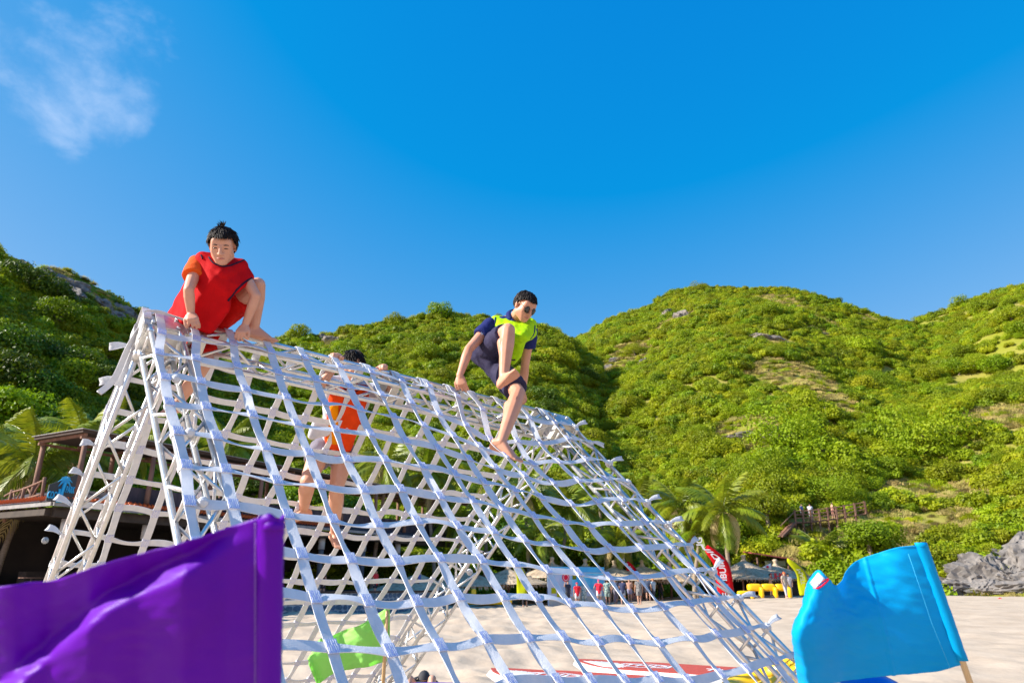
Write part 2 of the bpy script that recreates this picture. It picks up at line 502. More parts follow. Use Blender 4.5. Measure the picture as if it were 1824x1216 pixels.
# bare, grassy or rocky spots seen in the photograph
for px, py, r in [(1205, 565, 6), (1370, 606, 5), (1100, 650, 5), (1335, 772, 6), (1410, 668, 8), (1450, 590, 3.5), (1550, 570, 4), (590, 606, 4), (1000, 590, 2),
                  (110, 500, 6), (160, 520, 6), (205, 550, 6), (60, 478, 5), (235, 570, 4), (1120, 620, 5), (1290, 600, 4), (1690, 935, 4), (1660, 880, 5), (1560, 960, 5), (1780, 740, 5), (1480, 715, 4), (1620, 940, 4)]:
    p = hill_hit(px, py)
    if p: ROCK_SPOTS.append((p, r))
def veg(hl, name, label, n, seed, kinds, smin, smax, dry=0.0, rmin=None):
    rnd = random.Random(seed); pts = []
    a0, a1 = max(hl.a[0], -1.0), min(hl.a[-1], 1.05)
    tries = 0
    while len(pts) < n and tries < n * 12:
        tries += 1
        a = rnd.uniform(a0, a1)
        r = math.sqrt(rnd.uniform((hl.rb * .97) ** 2, (hl.rr * 1.06) ** 2))
        x, y = math.sin(a) * r, math.cos(a) * r
        z = hl.h(x, y)
        if z < hill_h(x, y) - .3 or z < .2: continue
        p = Vector((x, y, z))
        if clear(p):
            if rnd.random() < .8: pts.append((x, y, z - .1, rnd.uniform(.5, 1.2), rnd.random() * 6.28, rnd.choice((6, 7, 8))))
            continue
        s = rnd.uniform(smin, smax) * (1 + .35 * noise.noise(Vector((x * .05, y * .05, 40))))
        if dryness(x, y) > .62 - dry:
            ix = rnd.choice((6, 7, 8, 8, 1)); s *= .62
        else: ix = rnd.choice(kinds)
        pts.append((x, y, z - .12 * s, s, rnd.random() * 6.28, ix))
    return scatter(name, label, pts)
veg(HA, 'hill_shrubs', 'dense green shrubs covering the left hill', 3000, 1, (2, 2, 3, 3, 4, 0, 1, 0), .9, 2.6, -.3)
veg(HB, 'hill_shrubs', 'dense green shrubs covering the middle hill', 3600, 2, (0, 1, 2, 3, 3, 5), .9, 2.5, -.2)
veg(HC, 'hill_shrubs', 'bright green scrub and dry grass on the broad right hill', 7000, 3, (0, 0, 1, 5, 1, 2, 3), .9, 2.5, .10)
veg(HD, 'hill_shrubs', 'bright green scrub on the far right hill', 4200, 4, (0, 0, 1, 5, 2), .9, 2.5, .08)
def dry_grass(hl, label, n, seed):
    rnd = random.Random(seed); pts = []; tries = 0
    a0, a1 = max(hl.a[0], -.4), min(hl.a[-1], .85)
    while len(pts) < n and tries < 60000:
        tries += 1
        a = rnd.uniform(a0, a1); r = math.sqrt(rnd.uniform((hl.rb * .95) ** 2, (hl.rr * 1.03) ** 2)); x, y = math.sin(a) * r, math.cos(a) * r
        z = hl.h(x, y)
        if z < hill_h(x, y) - .2 or z < .5: continue
        near = any((Vector((x, y, z)) - q).length < rr * 1.25 for q, rr in ROCK_SPOTS)
        if not near and dryness(x, y) < .42: continue
        px_, py_ = to_px(Vector((x, y, z + .5)))
        if px_ > 1690 and r < 92 and py_ > 1046 - (px_ - 1680) * .60: continue
        pts.append((x, y, z - .05, rnd.uniform(.45, 1.0), rnd.random() * 6.28, rnd.choice((6, 7, 6, 7, 8))))
    return scatter('dry_grass', label, pts)
dry_grass(HC, 'dry straw coloured grass tufts on the broad right hill', 2600, 71)
dry_grass(HD, 'dry straw coloured grass tufts on the far right hill', 2200, 72)
# single trees that can be told apart
def broad_tree(p, s, ci, label, group, trunk_h=1.2, parts=True):
    r = thing('broadleaf_tree', label, 'tree', p, group)
    rz = random.random() * 6.28
    c = put('crown', FINE[ci], r, Matrix.Translation((0, 0, trunk_h)) @ Matrix.Rotation(rz, 4, 'Z') @ Matrix.Diagonal((s, s, s * random.uniform(.85, 1.15), 1)))
    if parts:
        put('trunk', TRUNK, r, Matrix.Diagonal((s / 2, s / 2, (trunk_h + s * .4) / 2, 1)))
    return r
_mb = MB()
_mb.tube(catmull([(0, 0, -.3), (.05, .03, .6), (.0, .08, 1.3), (.06, 0, 2)], 3), [.2, .19, .17, .15, .14, .13, .12, .1, .09, .07], 8)
for a in (0, 2.1, 4.2): _mb.tube(catmull([(0, .05, 1.0), (.3 * math.cos(a), .3 * math.sin(a), 1.5), (.75 * math.cos(a), .75 * math.sin(a), 2.05)], 3), [.08, .075, .07, .06, .055, .05, .03], 6)
TRUNK = _mb.mesh('trunk', M['bark'], True)
KIND_WORD = {0: 'bright yellow green', 1: 'flat topped light green', 2: 'mid green', 3: 'spreading grass green', 4: 'deep dark green', 5: 'finely leaved pale green'}
def trees_on(hl, n, seed, kinds, smin, smax, label, group, xr, th=.8):
    rnd = random.Random(seed); k = 0
    while k < n:
        px, py = rnd.uniform(*xr[0]), rnd.uniform(*xr[1])
        p = hill_hit(px, py)
        if not p or p.length < 60 or clear(p): continue
        if abs(hl.h(p.x, p.y) - hill_h(p.x, p.y)) > .4: continue
        broad_tree(p - Vector((0, 0, .2)), rnd.uniform(smin, smax), kk := rnd.choice(kinds), label % KIND_WORD[kk], group, th, True); k += 1
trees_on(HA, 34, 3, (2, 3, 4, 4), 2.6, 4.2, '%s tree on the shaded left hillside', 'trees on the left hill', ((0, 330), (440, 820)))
trees_on(HB, 40, 5, (2, 3, 0, 4), 2.6, 4.2, '%s tree on the wooded middle hillside', 'trees on the middle hill', ((480, 1080), (560, 900)))
trees_on(HC, 44, 7, (0, 1, 5, 2), 2.2, 3.8, '%s tree on the broad sunlit right hillside', 'trees on the broad right hill', ((1080, 1700), (520, 900)))
trees_on(HD, 20, 8, (0, 1, 5, 2), 2.4, 3.8, '%s tree on the hillside at the far right', 'trees on the far right hill', ((1600, 1824), (520, 900)))
for px, py, s, ci, lb in [(1395, 800, 6.5, 5, 'large pale green tree rising above the boardwalk on the right hill'), (1650, 810, 7, 5, 'wide olive crowned tree with a dark underside at the right'),
                          (1130, 552, 3.0, 2, 'dark tree standing up on the left shoulder of the broad right hill'), (785, 556, 4.2, 2, 'dark bushy tree on the crest of the middle hill'),
                          (530, 590, 3.4, 2, 'dark clump tree on the skyline beside the crouching boy'), (975, 575, 3.2, 3, 'loose crowned tree on the skyline right of the man'),
                          (1200, 506, 2.6, 2, 'small round tree on the crest of the broad right hill, left part'), (1345, 500, 2.2, 5, 'pale tree at the highest point of the broad right hill'), (1405, 503, 2.4, 3, 'tree on the crest of the broad right hill, right part'), (1745, 516, 3.2, 3, 'tree breaking the skyline of the far right hill'), (1690, 536, 2.6, 2, 'lower skyline tree left of the far right hilltop'),
                          (640, 572, 2.8, 3, 'loose tree on the skyline of the middle hill, left part'), (700, 562, 2.4, 5, 'pale crowned tree on the skyline of the middle hill'), (840, 552, 2.8, 2, 'tree on the skyline left of the man'), (120, 458, 2.6, 0, 'bright tree on the skyline of the left hill'),
                          (1470, 830, 5.5, 0, 'yellow green tree directly above the boardwalk railing')]:
    p = hill_hit(px, py) or hill_hit(px, py + 12)
    if p: broad_tree(p - Vector((0, 0, .6)), s, ci, lb, None, .6)
# ------------------------------------------------------------------ rocks
M['rock'] = mat('grey_rock', (.11, .10, .094), (.26, .235, .215), scale=.9, rough=.9, bump=.9, bscale=5, spec=.2, detail=9)
M['rock_pale'] = mat('weathered_hill_rock', (.13, .12, .115), (.30, .255, .21), scale=.6, rough=.95, bump=.9, bscale=4, spec=.15, detail=9)
def boulder_mb(mb, c, r, seed, stretch=(1, 1, .7), tilt=0.0, cuts=9):
    rnd = random.Random(seed)
    bm = bmesh.new(); bmesh.ops.create_icosphere(bm, subdivisions=4, radius=1)
    pl = [(Vector((rnd.gauss(0, 1), rnd.gauss(0, 1), rnd.gauss(.2, 1))).normalized(), rnd.uniform(.5, .85)) for _ in range(cuts)]
    rot = Matrix.Rotation(tilt, 3, 'Y') @ Matrix.Rotation(rnd.uniform(-.4, .4), 3, 'Z')
    n0 = len(mb.v)
    for v in bm.verts:
        p = v.co.copy()
        for n, k in pl:
            dd = p.dot(n) - k
            if dd > 0: p -= n * dd
        p *= 1 + .12 * noise.noise(v.co * 2.3 + Vector((seed, 0, 0))) + .05 * noise.noise(v.co * 7 + Vector((0, seed, 0))) - .16 * max(0, .22 - abs(noise.noise(Vector((v.co.x * 2.2, v.co.y * 2.2, v.co.z * 4.5 + seed))))) / .22
        p = rot @ Vector((p.x * stretch[0], p.y * stretch[1], p.z * stretch[2]))
        mb.v.append(tuple(Vector(c) + p * r))
    for f in bm.faces:
        mb.f.append(tuple(n0 + v.index for v in f.verts)); mb.m.append(0)
    bm.free()
def outcrop(label, spots, m, name='rock_outcrop', group=None):
    base = spots[0][0]
    root = thing(name, label, 'rock', (base.x, base.y, base.z - .2), group)
    for i, (p, r, st, ti) in enumerate(spots):
        mb = MB(); boulder_mb(mb, p, r, int(p.x * 7 + i * 13), st, ti)
        mb.build('boulder', m, root)
# shore rocks at the right
rr = random.Random(4); sp = []
for px, py, t, r, st, ti in [(1700, 1050, 66, 1.5, (1.5, 1, .6), .3), (1690, 1052, 64, .9, (1.6, 1, .5), .1), (1722, 1040, 68, 1.8, (1.2, 1, .8), .4), (1740, 1025, 70, 1.9, (1.1, .9, .9), .5),
                             (1755, 1035, 67, 1.7, (1, 1, 1), .3), (1775, 1030, 68, 1.9, (1, .9, 1.1), .4), (1760, 1010, 73, 1.8, (1.6, 1, .6), -.5), (1790, 1000, 75, 2.0, (1.6, 1, .6), -.6),
                             (1810, 985, 78, 2.4, (1.6, 1, .6), -.6), (1800, 1025, 70, 2.2, (1.2, 1, .9), -.3), (1826, 1010, 72, 2.4, (1.1, 1, 1), -.4), (1730, 1053, 62, 1.0, (2, 1, .35), 0),
                             (1770, 1053, 62, 1.1, (2, 1, .35), .05), (1806, 1050, 61, 1.3, (1.8, 1, .45), -.05), (1835, 1046, 60, 1.7, (1.5, 1, .7), -.2), (1850, 1000, 74, 3, (1.3, 1, 1), -.4),
                             (1715, 1058, 60, .45, (1.5, 1, .6), 0), (1752, 1059, 59, .5, (1.5, 1, .5), 0), (1790, 1059, 58.5, .45, (1.5, 1, .5), .1), (1875, 1040, 60, 2.2, (1.5, 1, .8), -.2), (1900, 1000, 72, 3.2, (1.5, 1, .9), -.2)]:
    hp = hill_hit(px, py - 4, 50, 120); q_ = at(px, py, min(t, 64))
    sp.append(((hp if hp and hp.length < q_.length + 6 else q_), min(r, 1.7) * 1.08, st, ti))
for k in range(60):
    px = rr.uniform(1690, 1860); py = rr.uniform(1052 - (px - 1685) * .50, 1056); hp = hill_hit(px, py, 50, 120); q_ = at(px, py, 63)
    sp.append(((hp if hp and hp.length < q_.length + 8 else q_), rr.uniform(.6, 1.5), (rr.uniform(.9, 1.6), 1, rr.uniform(.45, .9)), rr.uniform(-.6, .5)))
outcrop('grey layered shore rocks at the foot of the hill, right edge', sp, M['rock'])
def hillrocks(label, lst, m=M['rock_pale'], name='rock_outcrop'):
    sp = []
    for px, py, r, st, ti in lst:
        p = hill_hit(px, py)
        if p: sp.append((p - Vector((0, 0, r * .25)), r, st, ti))
    if sp: outcrop(label, sp, m, name)
hillrocks('pale grey cliff patch high on the broad right hill', [(1195, 562, 3.6, (.9, .7, 1.1), .2), (1215, 566, 3.0, (.8, .7, 1.1), -.2), (1180, 575, 2.6, (1, .7, .8), .1), (1225, 580, 2.0, (1, .7, .8), .1)])
hillrocks('flat grey rock ledge in the middle of the broad right hill', [(1372, 605, 3.0, (1.5, .8, .6), .1), (1352, 598, 1.8, (1.4, .8, .5), .1), (1392, 612, 1.6, (1.4, .8, .5), 0)])
hillrocks('small rock shelf right of the flat ledge on the broad hill', [(1475, 598, 2.4, (1.8, .8, .4), 0), (1455, 592, 1.5, (1.6, .8, .4), .1)])
hillrocks('tan and grey scar at the left foot of the broad right hill', [(1085, 655, 2.4, (1, .7, 1), .2), (1100, 640, 1.8, (1.2, .7, .6), .1), (1150, 648, 2.2, (.8, .7, 1), -.1)])
hillrocks('low grey rock shelf halfway down the broad right hill', [(1335, 775, 2.6, (1.9, .9, .45), .05), (1372, 772, 1.5, (1.5, .9, .5), -.1), (1380, 805, 1.3, (1.5, .9, .5), 0)])
hillrocks('grey rock notch near the right end of the broad hilltop', [(1550, 572, 2.4, (1.4, .8, .6), .5), (1565, 580, 1.8, (1.3, .8, .6), .5)])
hillrocks('small grey rock face behind the top of the climbing frame', [(590, 607, 2.2, (1, .7, 1), .1), (577, 603, 1.6, (.8, .7, 1.2), .1)])
hillrocks('long dark grey rock band across the left hill', [(x + dx, y + dy, r, (1.5, .8, .7), .45) for x, y, r in [(40, 474, 1.8), (75, 484, 2.2), (105, 496, 2.6), (135, 510, 2.6), (160, 528, 2.4), (185, 545, 2.4), (215, 552, 2.2), (240, 566, 2.0)] for dx, dy in ((0, 0), (-8, 14))], M['rock'])
# ------------------------------------------------------------------ coconut palms
M['frond'] = mat('palm_frond', (.15, .21, .008), (.28, .32, .015), scale=1.2, rough=.42, transl=.3, rand=.5, spec=.45)
M['frond_dry'] = mat('dry_palm_frond', (.36, .27, .11), (.46, .36, .17), scale=1.2, rough=.7, transl=.2, rand=.4, spec=.2)
M['palm_trunk'] = mat('palm_trunk', (.20, .155, .11), (.32, .26, .20), scale=5, rough=.9, bump=.6, stretch=(1, 1, 6))
def frond_mesh(name, m, seed, L=2.9, droop=1.0, n=34):
    rnd = random.Random(seed); mb = MB()
    pts = []
    for k in range(15):
        t = k / 14
        pts.append(Vector((L * (t - .12 * droop * t ** 3), 0, L * (.42 * t - (.40 + .42 * droop) * t * t))))
    mb.tube(pts, [.035 * (1 - .85 * k / 14) for k in range(15)], 5)
    for k in range(n):
        t = .12 + .88 * (k + .5) / n
        f = t * 14; i = min(int(f), 13); p = pts[i].lerp(pts[i + 1], f - i)
        tg = (pts[i + 1] - pts[i]).normalized()
        ll = .85 * math.sin(math.pi * min(.97, .12 + .86 * t)) ** .6 * rnd.uniform(.8, 1.1)
        for sd in (-1, 1):
            d = (Vector((0, sd, 0)) * .85 + tg * .55 + Vector((0, 0, -.28 - .4 * rnd.random() - .25 * droop))).normalized()
            mid = p + d * ll * .5 + Vector((0, 0, .03)); tip = p + d * ll + Vector((0, 0, -.20 * ll))
            w = tg * .045
            mb.face([p - w * .5, p + w * .5, mid + w, mid - w]); mb.face([mid - w, mid + w, tip + w * .15, tip - w * .15])
    return mb.mesh(name, m)
FR = [frond_mesh('frond', M['frond'], 1, 3.0, .5), frond_mesh('frond', M['frond'], 2, 3.1, .9), frond_mesh('frond', M['frond'], 3, 2.7, 1.4), frond_mesh('frond', M['frond_dry'], 4, 2.5, 1.9, 26), frond_mesh('frond', M['frond'], 5, 2.8, .15)]
def palm(crown, scale, label, group=None, seed=0, lean=(0, 0), nf=19, wind=.25):
    rnd = random.Random(seed)
    bz = max(ground_h(crown.x, crown.y), 0)
    if bz > crown.z - 1: bz = crown.z - 2.0
    base = Vector((crown.x + lean[0], crown.y + lean[1], bz - .1))
    r = thing('palm_tree', label, 'palm tree', base, group)
    mb = MB()
    pts = catmull([base, base.lerp(crown, .35) + Vector((lean[0] * .15, 0, 0)), base.lerp(crown, .7), crown - Vector((0, 0, .1))], 6)
    mb.tube(pts, [(.17 - .06 * k / (len(pts) - 1)) * (1 + .08 * (k % 2)) for k in range(len(pts))], 9)
    mb.build('trunk', M['palm_trunk'], r, True)
    for k in range(nf):
        a = 2.4 * k + rnd.uniform(-.3, .3)
        lev = k / nf
        pit = .95 - 1.65 * lev + rnd.uniform(-.12, .12)
        fr = FR[4] if lev < .15 else FR[0] if lev < .4 else FR[1] if lev < .7 else FR[2] if lev < .88 or rnd.random() < .4 else FR[3]
        s = scale * rnd.uniform(.85, 1.1)
        m4 = Matrix.Translation(crown - base) @ Matrix.Rotation(a, 4, 'Z') @ Matrix.Rotation(-pit, 4, 'Y') @ Matrix.Rotation(rnd.uniform(-.4, .4), 4, 'X') @ Matrix.Diagonal((s, s, s, 1))
        put('frond', fr, r, m4)
    mb = MB()
    for k in range(6):
        a = k * 1.05; c = crown + Vector((math.cos(a) * .2, math.sin(a) * .2, -.22 - .06 * (k % 2)))
        mb.lathe(c, [(.01, -.13), (.08, -.09), (.1, 0), (.07, .09), (.01, .12)], 8)
    mb.build('coconut_cluster', M['leaf_mid'], r, True)
    return r
PALMS = [(1288, 912, 52, 1.25, 'large coconut palm directly above the red lettered feather banner'), (1212, 905, 55, 1.15, 'upright coconut palm just right of the frame leg tails'),
         (1245, 950, 53, 1.0, 'short coconut palm behind the right corner of the climbing frame'), (1462, 985, 64, 1.15, 'coconut palm whose fronds droop behind the blue flag'),
         (1130, 900, 58, 1.1, 'coconut palm seen through the outer cells of the net'), (1065, 870, 62, 1.15, 'tall coconut palm behind the far leg truss'),
         (1010, 905, 58, 1.2, 'bushy coconut palm above the blue backdrop banner'), (935, 880, 58, 1.15, 'coconut palm seen left of the far back leg'),
         (960, 955, 54, 1.0, 'low yellow green palm behind the thatched parasols'), (1100, 965, 56, 1.0, 'low palm above the crowd'),
         (870, 860, 60, 1.15, 'coconut palm behind the end of the flat pergola roof'), (760, 850, 56, 1.2, 'coconut palm behind the middle of the pergola roof'),
         (690, 830, 54, 1.1, 'coconut palm right of the climbing girl'),
         (150, 790, 40, 1.2, 'wind blown palm behind the pergola posts at the left'), (60, 830, 37, 1.35, 'wide palm sweeping over the rough wooden railing'),
         (-20, 800, 40, 1.2, 'palm at the left edge of the view'), (235, 800, 44, 1.0, 'palm glimpsed between the ladder rungs of the near back leg'),
         (400, 800, 46, 1.0, 'palm behind the pergola left of the climbing girl'),
         (820, 930, 56, 1.0, 'palm behind the right end of the restaurant roof')]
for i, (px, py, t, s, lb) in enumerate(PALMS):
    palm(at(px, py, t), s, lb, 'coconut palms behind the beach', i + 1, (random.uniform(-1, 1), random.uniform(-.5, .5)))
# understorey trees behind the huts
ru = random.Random(21)
for i in range(34):
    px = ru.uniform(340, 1620); t = ru.uniform(60, 68); 
    p = at(px, 1050, t); p.z = ground_h(p.x, p.y) + .2
    if clear(p): continue
    broad_tree(p, ru.uniform(2.2, 3.6), kk := ru.choice((2, 3, 4, 4)), KIND_WORD[kk] + ' garden tree in the belt behind the beach huts', 'garden trees behind the beach huts', ru.uniform(.8, 2.4))
# ------------------------------------------------------------------ climbing frame (box truss A frame) and its two rope nets
SC = 1.08
P0 = CAM + Vector((-1.9848778, 3.44390273, 1.3)) * SC
AZ, SL, TI = 0.6833259, 0.79396974, -0.04016474
D_ = Vector((math.cos(AZ) * math.cos(TI), math.sin(AZ) * math.cos(TI), math.sin(TI)))
P_ = Vector((math.sin(AZ), -math.cos(AZ), 0))
Z_ = Vector((0, 0, 1))
E_ = P_ * math.cos(SL) - Z_ * math.sin(SL)
N_ = E_.cross(D_); N_ = (N_ if N_.z > 0 else -N_).normalized()
def loc3(s, q, h): return P0 + D_ * s + P_ * q + Z_ * h
def onq(px, py, q): return hit_plane(px, py, P0 + P_ * q, P_)       # point on the vertical plane parallel to the ridge
frame = thing('climbing_frame', 'white aluminium truss climbing frame shaped like a tall tent', 'climbing frame', (loc3(1.6, 0, 0).x, loc3(1.6, 0, 0).y, 0))
def truss(name, A, B, u, w, parent, panel=.235, rc=.0165, rb=.0095, ladder=True, plates=True):
    """box truss from A to B; u, w: half width vectors of the section"""
    ax = (B - A); L = ax.length; ax = ax / L
    corners = [u + w, u - w, -u - w, -u + w]
    mb = MB()
    fr = (u.normalized(), w.normalized(), ax)
    mb.box(B - ax * .004, (u.length + .016, w.length + .016, .004), fr)
    part = mb.build(name, M['plate'], parent)
    mb = MB(); mb.box(A + ax * .004, (u.length + .016, w.length + .016, .004), fr); mb.build('end_plate', M['plate'], part)
    for c in corners:
        mb = MB(); mb.tube([A + c + ax * .008, B + c - ax * .008], rc, 12)
        mb.build('chord_tube', M['alu'], part, True)
        for e, sg in ((A, 1), (B, -1)):
            mb = MB(); mb.tube([e + c + ax * sg * .01, e + c + ax * sg * .075], rc * 1.35, 12)
            mb.build('end_sleeve', M['alu'], part, True)
    n = max(2, int(round(L / panel)))
    for fi in range(4):
        c0, c1 = corners[fi], corners[(fi + 1) % 4]
        lad = ladder and fi % 2 == 0
        for k in range(n):
            t0 = .05 + (L - .1) * k / n; t1 = .05 + (L - .1) * (k + 1) / n
            tm = (t0 + t1) / 2
            segs = []
            if lad:
                segs.append((A + c0 + ax * t0, A + c1 + ax * t0))
                if k % 2 == 0: segs.append((A + c0 + ax * (t0 + .035), A + c1 + ax * (t1 - .02)))
            else:
                a, b = (c0, c1) if k % 2 == 0 else (c1, c0)
                segs.append((A + a + ax * t0, A + b + ax * t1))
            for p, q in segs:
                mb = MB(); mb.tube([p, q], rb, 8); mb.build('brace_tube', M['alu'], part, True)
    return part
hw = .085
# ridge: the square section stands on its edge so that its faces follow the two nets
rc_ = (-.18, .03)
u45 = (P_ + Z_).normalized() * hw; w45 = (P_ - Z_).normalized() * hw
truss('ridge_truss', loc3(.25, *rc_), loc3(3.34, *rc_), u45, w45, frame, .235, ladder=False)
def leg(q_top, q_dir, s_top, s_bot, width, lo):
    """leg on the net plane; lo: offset of its middle below the net plane"""
    zt = rc_[1]
    nn = (P_ * q_dir * .7071 + Z_ * .7071)
    def pt(q):
        k = (abs(q) - .18) if False else q
        return k
    A = loc3(s_top, -.18 + q_dir * .12, .03 - .0)
    A = A + nn * lo
    lenz = (A.z - .02) / math.sin(SL if q_dir > 0 else R(46.0))
    sl = SL if q_dir > 0 else R(46.0)
    dirv = P_ * q_dir * math.cos(sl) - Z_ * math.sin(sl)
    dirv = (dirv + D_ * ((s_bot - s_top) / lenz)).normalized()
    B = A + dirv * lenz
    u = (D_ - dirv * D_.dot(dirv)).normalized() * (width / 2)
    w = dirv.cross(u).normalized() * hw
    truss('truss_leg', A, B, u, w, frame, .29, ladder=True)
    return A, B, u, w
LEG_NF = leg(0, 1, .125, .37, .17, -.085)
LEG_FF = leg(0, 1, 3.43, 3.80, .19, -.085)
LEG_NB = leg(0, -1, .12, .0, .18, -.085)
LEG_FB = leg(0, -1, 3.43, 3.02, .18, -.085)
# corner blocks at both ends of the ridge
def corner_block(s):
    c = loc3(s, -.18, .03)
    mb = MB(); ax = (D_, (P_ + Z_).normalized(), (P_ - Z_).normalized())
    for i in (1, 2):
        for sg in (-1, 1):
            off = ax[i] * (.092 * sg)
            h = [.12, .092, .092]; h[i] = .004
            mb.box(c + off, h, ax)
    for sg in (-1, 1):
        # end plate as a frame with a round window left open: four bars
        o = c + D_ * (.116 * sg)
        for i, j in ((1, 2), (2, 1)):
            for s2 in (-1, 1):
                h = [.004, 0, 0]; h[i] = .022; h[j] = .088
                mb.box(o + ax[i] * (.066 * s2), h, ax)
    part = mb.build('corner_block', M['plate'], frame)
    for i in (1, 2):
        for sg in (-1, 1):
            o = 3 - i
            for a in (-.07, .07):
                for b in (-.055, .055):
                    p = c + ax[i] * (.096 * sg) + D_ * a + ax[o] * b
                    mb = MB(); mb.tube([p, p + ax[i] * (sg * .014)], .013, 8); mb.build('bolt', M['alu'], part, True)
corner_block(.13); corner_block(3.46)
# connecting plates of the ridge truss (visible from below)
mb = MB()
for s in (.34, 1.72, 1.80, 3.2):
    for v in (u45, w45): pass
    c = loc3(s, *rc_)
    ax = (D_, u45.normalized(), w45.normalized())
    for sg in (-1, 1):
        mb.box(c + ax[1] * sg * .088, (.03, .004, .088), ax)
        mb.box(c + ax[2] * sg * .088, (.03, .088, .004), ax)
mb.build('connector_plate', M['plate'], frame)
# ---- front net: strap crossings measured on the photograph, laid on the inclined plane of the front face
NETPX = [[(288,592),(283.6,628),(294,671.6),(301,716),(316.7,767.7),(331.5,827.7),(337,892.7)],
[(350,603),(349,638),(358,679),(367.5,724),(385.8,776.7),(402,835),(415,898.5)],
[(416,612),(422.6,651),(438,693),(450,738),(473,796.5),(493.6,855.7),(513,916),(536.8,986),(561,1064),(591,1152)],
[(482.6,625.5),(495,663),(510.5,707),(529,754),(550,806),(571,863.6),(593,924.5),(624.5,994.6),(654.5,1070),(695,1159)],
[(542.8,636.7),(562.5,676),(579,718),(598,764),(617.6,816.7),(648,872),(672.7,932.7),(708,998.7),(741.6,1070),(784,1149)],
[(605,652),(623,688.5),(641,728),(660,772),(686,817.6),(714,870),(743.4,927),(783.5,993),(817,1061),(864,1136),(910,1212)],
[(662,662),(680,702),(700.7,741),(723.7,785.5),(753,830),(784,883.5),(815,936),(857,996),(896,1061),(940,1134),(993,1211)],
[(715.5,677),(733,716.5),(755,757),(780,797.5),(810.4,843.6),(841.7,890.5),(878,945),(917,1003),(954.5,1063),(1003,1133),(1052,1209.6)],
[(765,687.5),(783,737),(807.7,775),(834.5,816),(862,858),(895,905),(933,959.5),(974,1014),(1015,1074.6),(1064.7,1141),(1112.6,1210.5)],
[(815,705),(830.7,756.8),(853.8,793),(883,832),(915,871.5),(950,918),(985,966),(1029,1018.6),(1071.8,1078),(1119.7,1139.4),(1170.6,1206)],
[(859.5,729.6),(873.5,781.4),(902,810.5),(933,845),(963.4,884.7),(1003.7,929),(1040,976),(1084,1026.6),(1126,1083.5),(1173,1144),(1226.6,1210.5)],
[(905,737),(922,785),(947.8,824.7),(984,858),(1016.8,896),(1049.7,935),(1087.4,975.7),(1136,1025),(1180,1080),(1232,1135),(1283.4,1199.8)],
[(943,744),(963,788),(995,821),(1029,854),(1062,892),(1100.6,932),(1140,974),(1185.7,1021),(1226.6,1073.7),(1276,1128),(1329.6,1190)],
[(987,752),(1010,780),(1042,816.5),(1076.7,852),(1108,889),(1148,929.7),(1192.7,970.8),(1237,1016),(1274.5,1067.5),(1327,1120.8),(1377.5,1175.8)]]
NROW = 17
NET = []
for j, c in enumerate(NETPX):
    r = [hit_plane(px, py, P0 + N_ * .008, N_) for px, py in c]
    step = (E_ + D_ * .0439) * .2493
    sp = [r[-1] + step * (k + 1) for k in range(NROW - len(r))]
    NET.append(r + [p + D_ * .01 * math.sin(k) for k, p in enumerate(sp)])
WEBW = .048
def ribbon(mb, pts, side, nrm, width, twist, thick=.0035):
    """flat strap along pts; twist: angle (radians) per point about its length"""
    n = len(pts); rows = []
    for i, p in enumerate(pts):
        t = (pts[min(i + 1, n - 1)] - pts[max(i - 1, 0)]).normalized()
        s = side[i] if isinstance(side, list) else side
        s = (s - t * s.dot(t)).normalized()
        m = t.cross(s).normalized()
        if m.dot(nrm) < 0: m = -m
        a = twist[i]
        s2 = s * math.cos(a) + m * math.sin(a); m2 = m * math.cos(a) - s * math.sin(a)
        w = width / 2; h = thick / 2
        rows.append([p - s2 * w + m2 * h, p + m2 * (h + .0008), p + s2 * w + m2 * h, p + s2 * w - m2 * h, p - s2 * w - m2 * h])
    k = len(mb.v); mb.grid(rows, 0, True)
    mb.f.append(tuple(range(k + 4, k - 1, -1))); mb.m.append(0)
    e = k + (n - 1) * 5; mb.f.append(tuple(range(e, e + 5))); mb.m.append(0)
M['stitch'] = None
def stitch_mat():
    m = bpy.data.materials.new('blue_stitching'); m.use_nodes = True
    N, L = m.node_tree.nodes, m.node_tree.links; b = N['Principled BSDF']
    tcn = N.new('ShaderNodeTexCoord'); w = N.new('ShaderNodeTexWave'); w.wave_type = 'BANDS'; w.bands_direction = 'X'
    w.inputs['Scale'].default_value = 46; w.inputs['Distortion'].default_value = 5.5; w.inputs['Detail'].default_value = 1.5; w.inputs['Detail Scale'].default_value = 2.2
    L.new(tcn.outputs['Object'], w.inputs['Vector'])
    rp = N.new('ShaderNodeValToRGB'); rp.color_ramp.elements[0].position = .30; rp.color_ramp.elements[1].position = .46
    rp.color_ramp.elements[0].color = (.36, .40, .74, 1); rp.color_ramp.elements[1].color = (.76, .77, .82, 1)
    L.new(w.outputs['Fac'], rp.inputs['Fac']); L.new(rp.outputs['Color'], b.inputs['Base Color']); b.inputs['Roughness'].default_value = .7
    return m
M['stitch'] = stitch_mat()
_mb = MB(); _mb.box((0, 0, 0), (.0245, .032, .0022))
for k in range(5):
    x = -.019 + k * .0095
    _mb.tube([(x, -.028, .0024), (x + .002, -.01, .003), (x - .002, .01, .003), (x, .028, .0024)], .0009, 4)
STITCH = _mb.mesh('stitching', M['stitch'])
rn = random.Random(5)
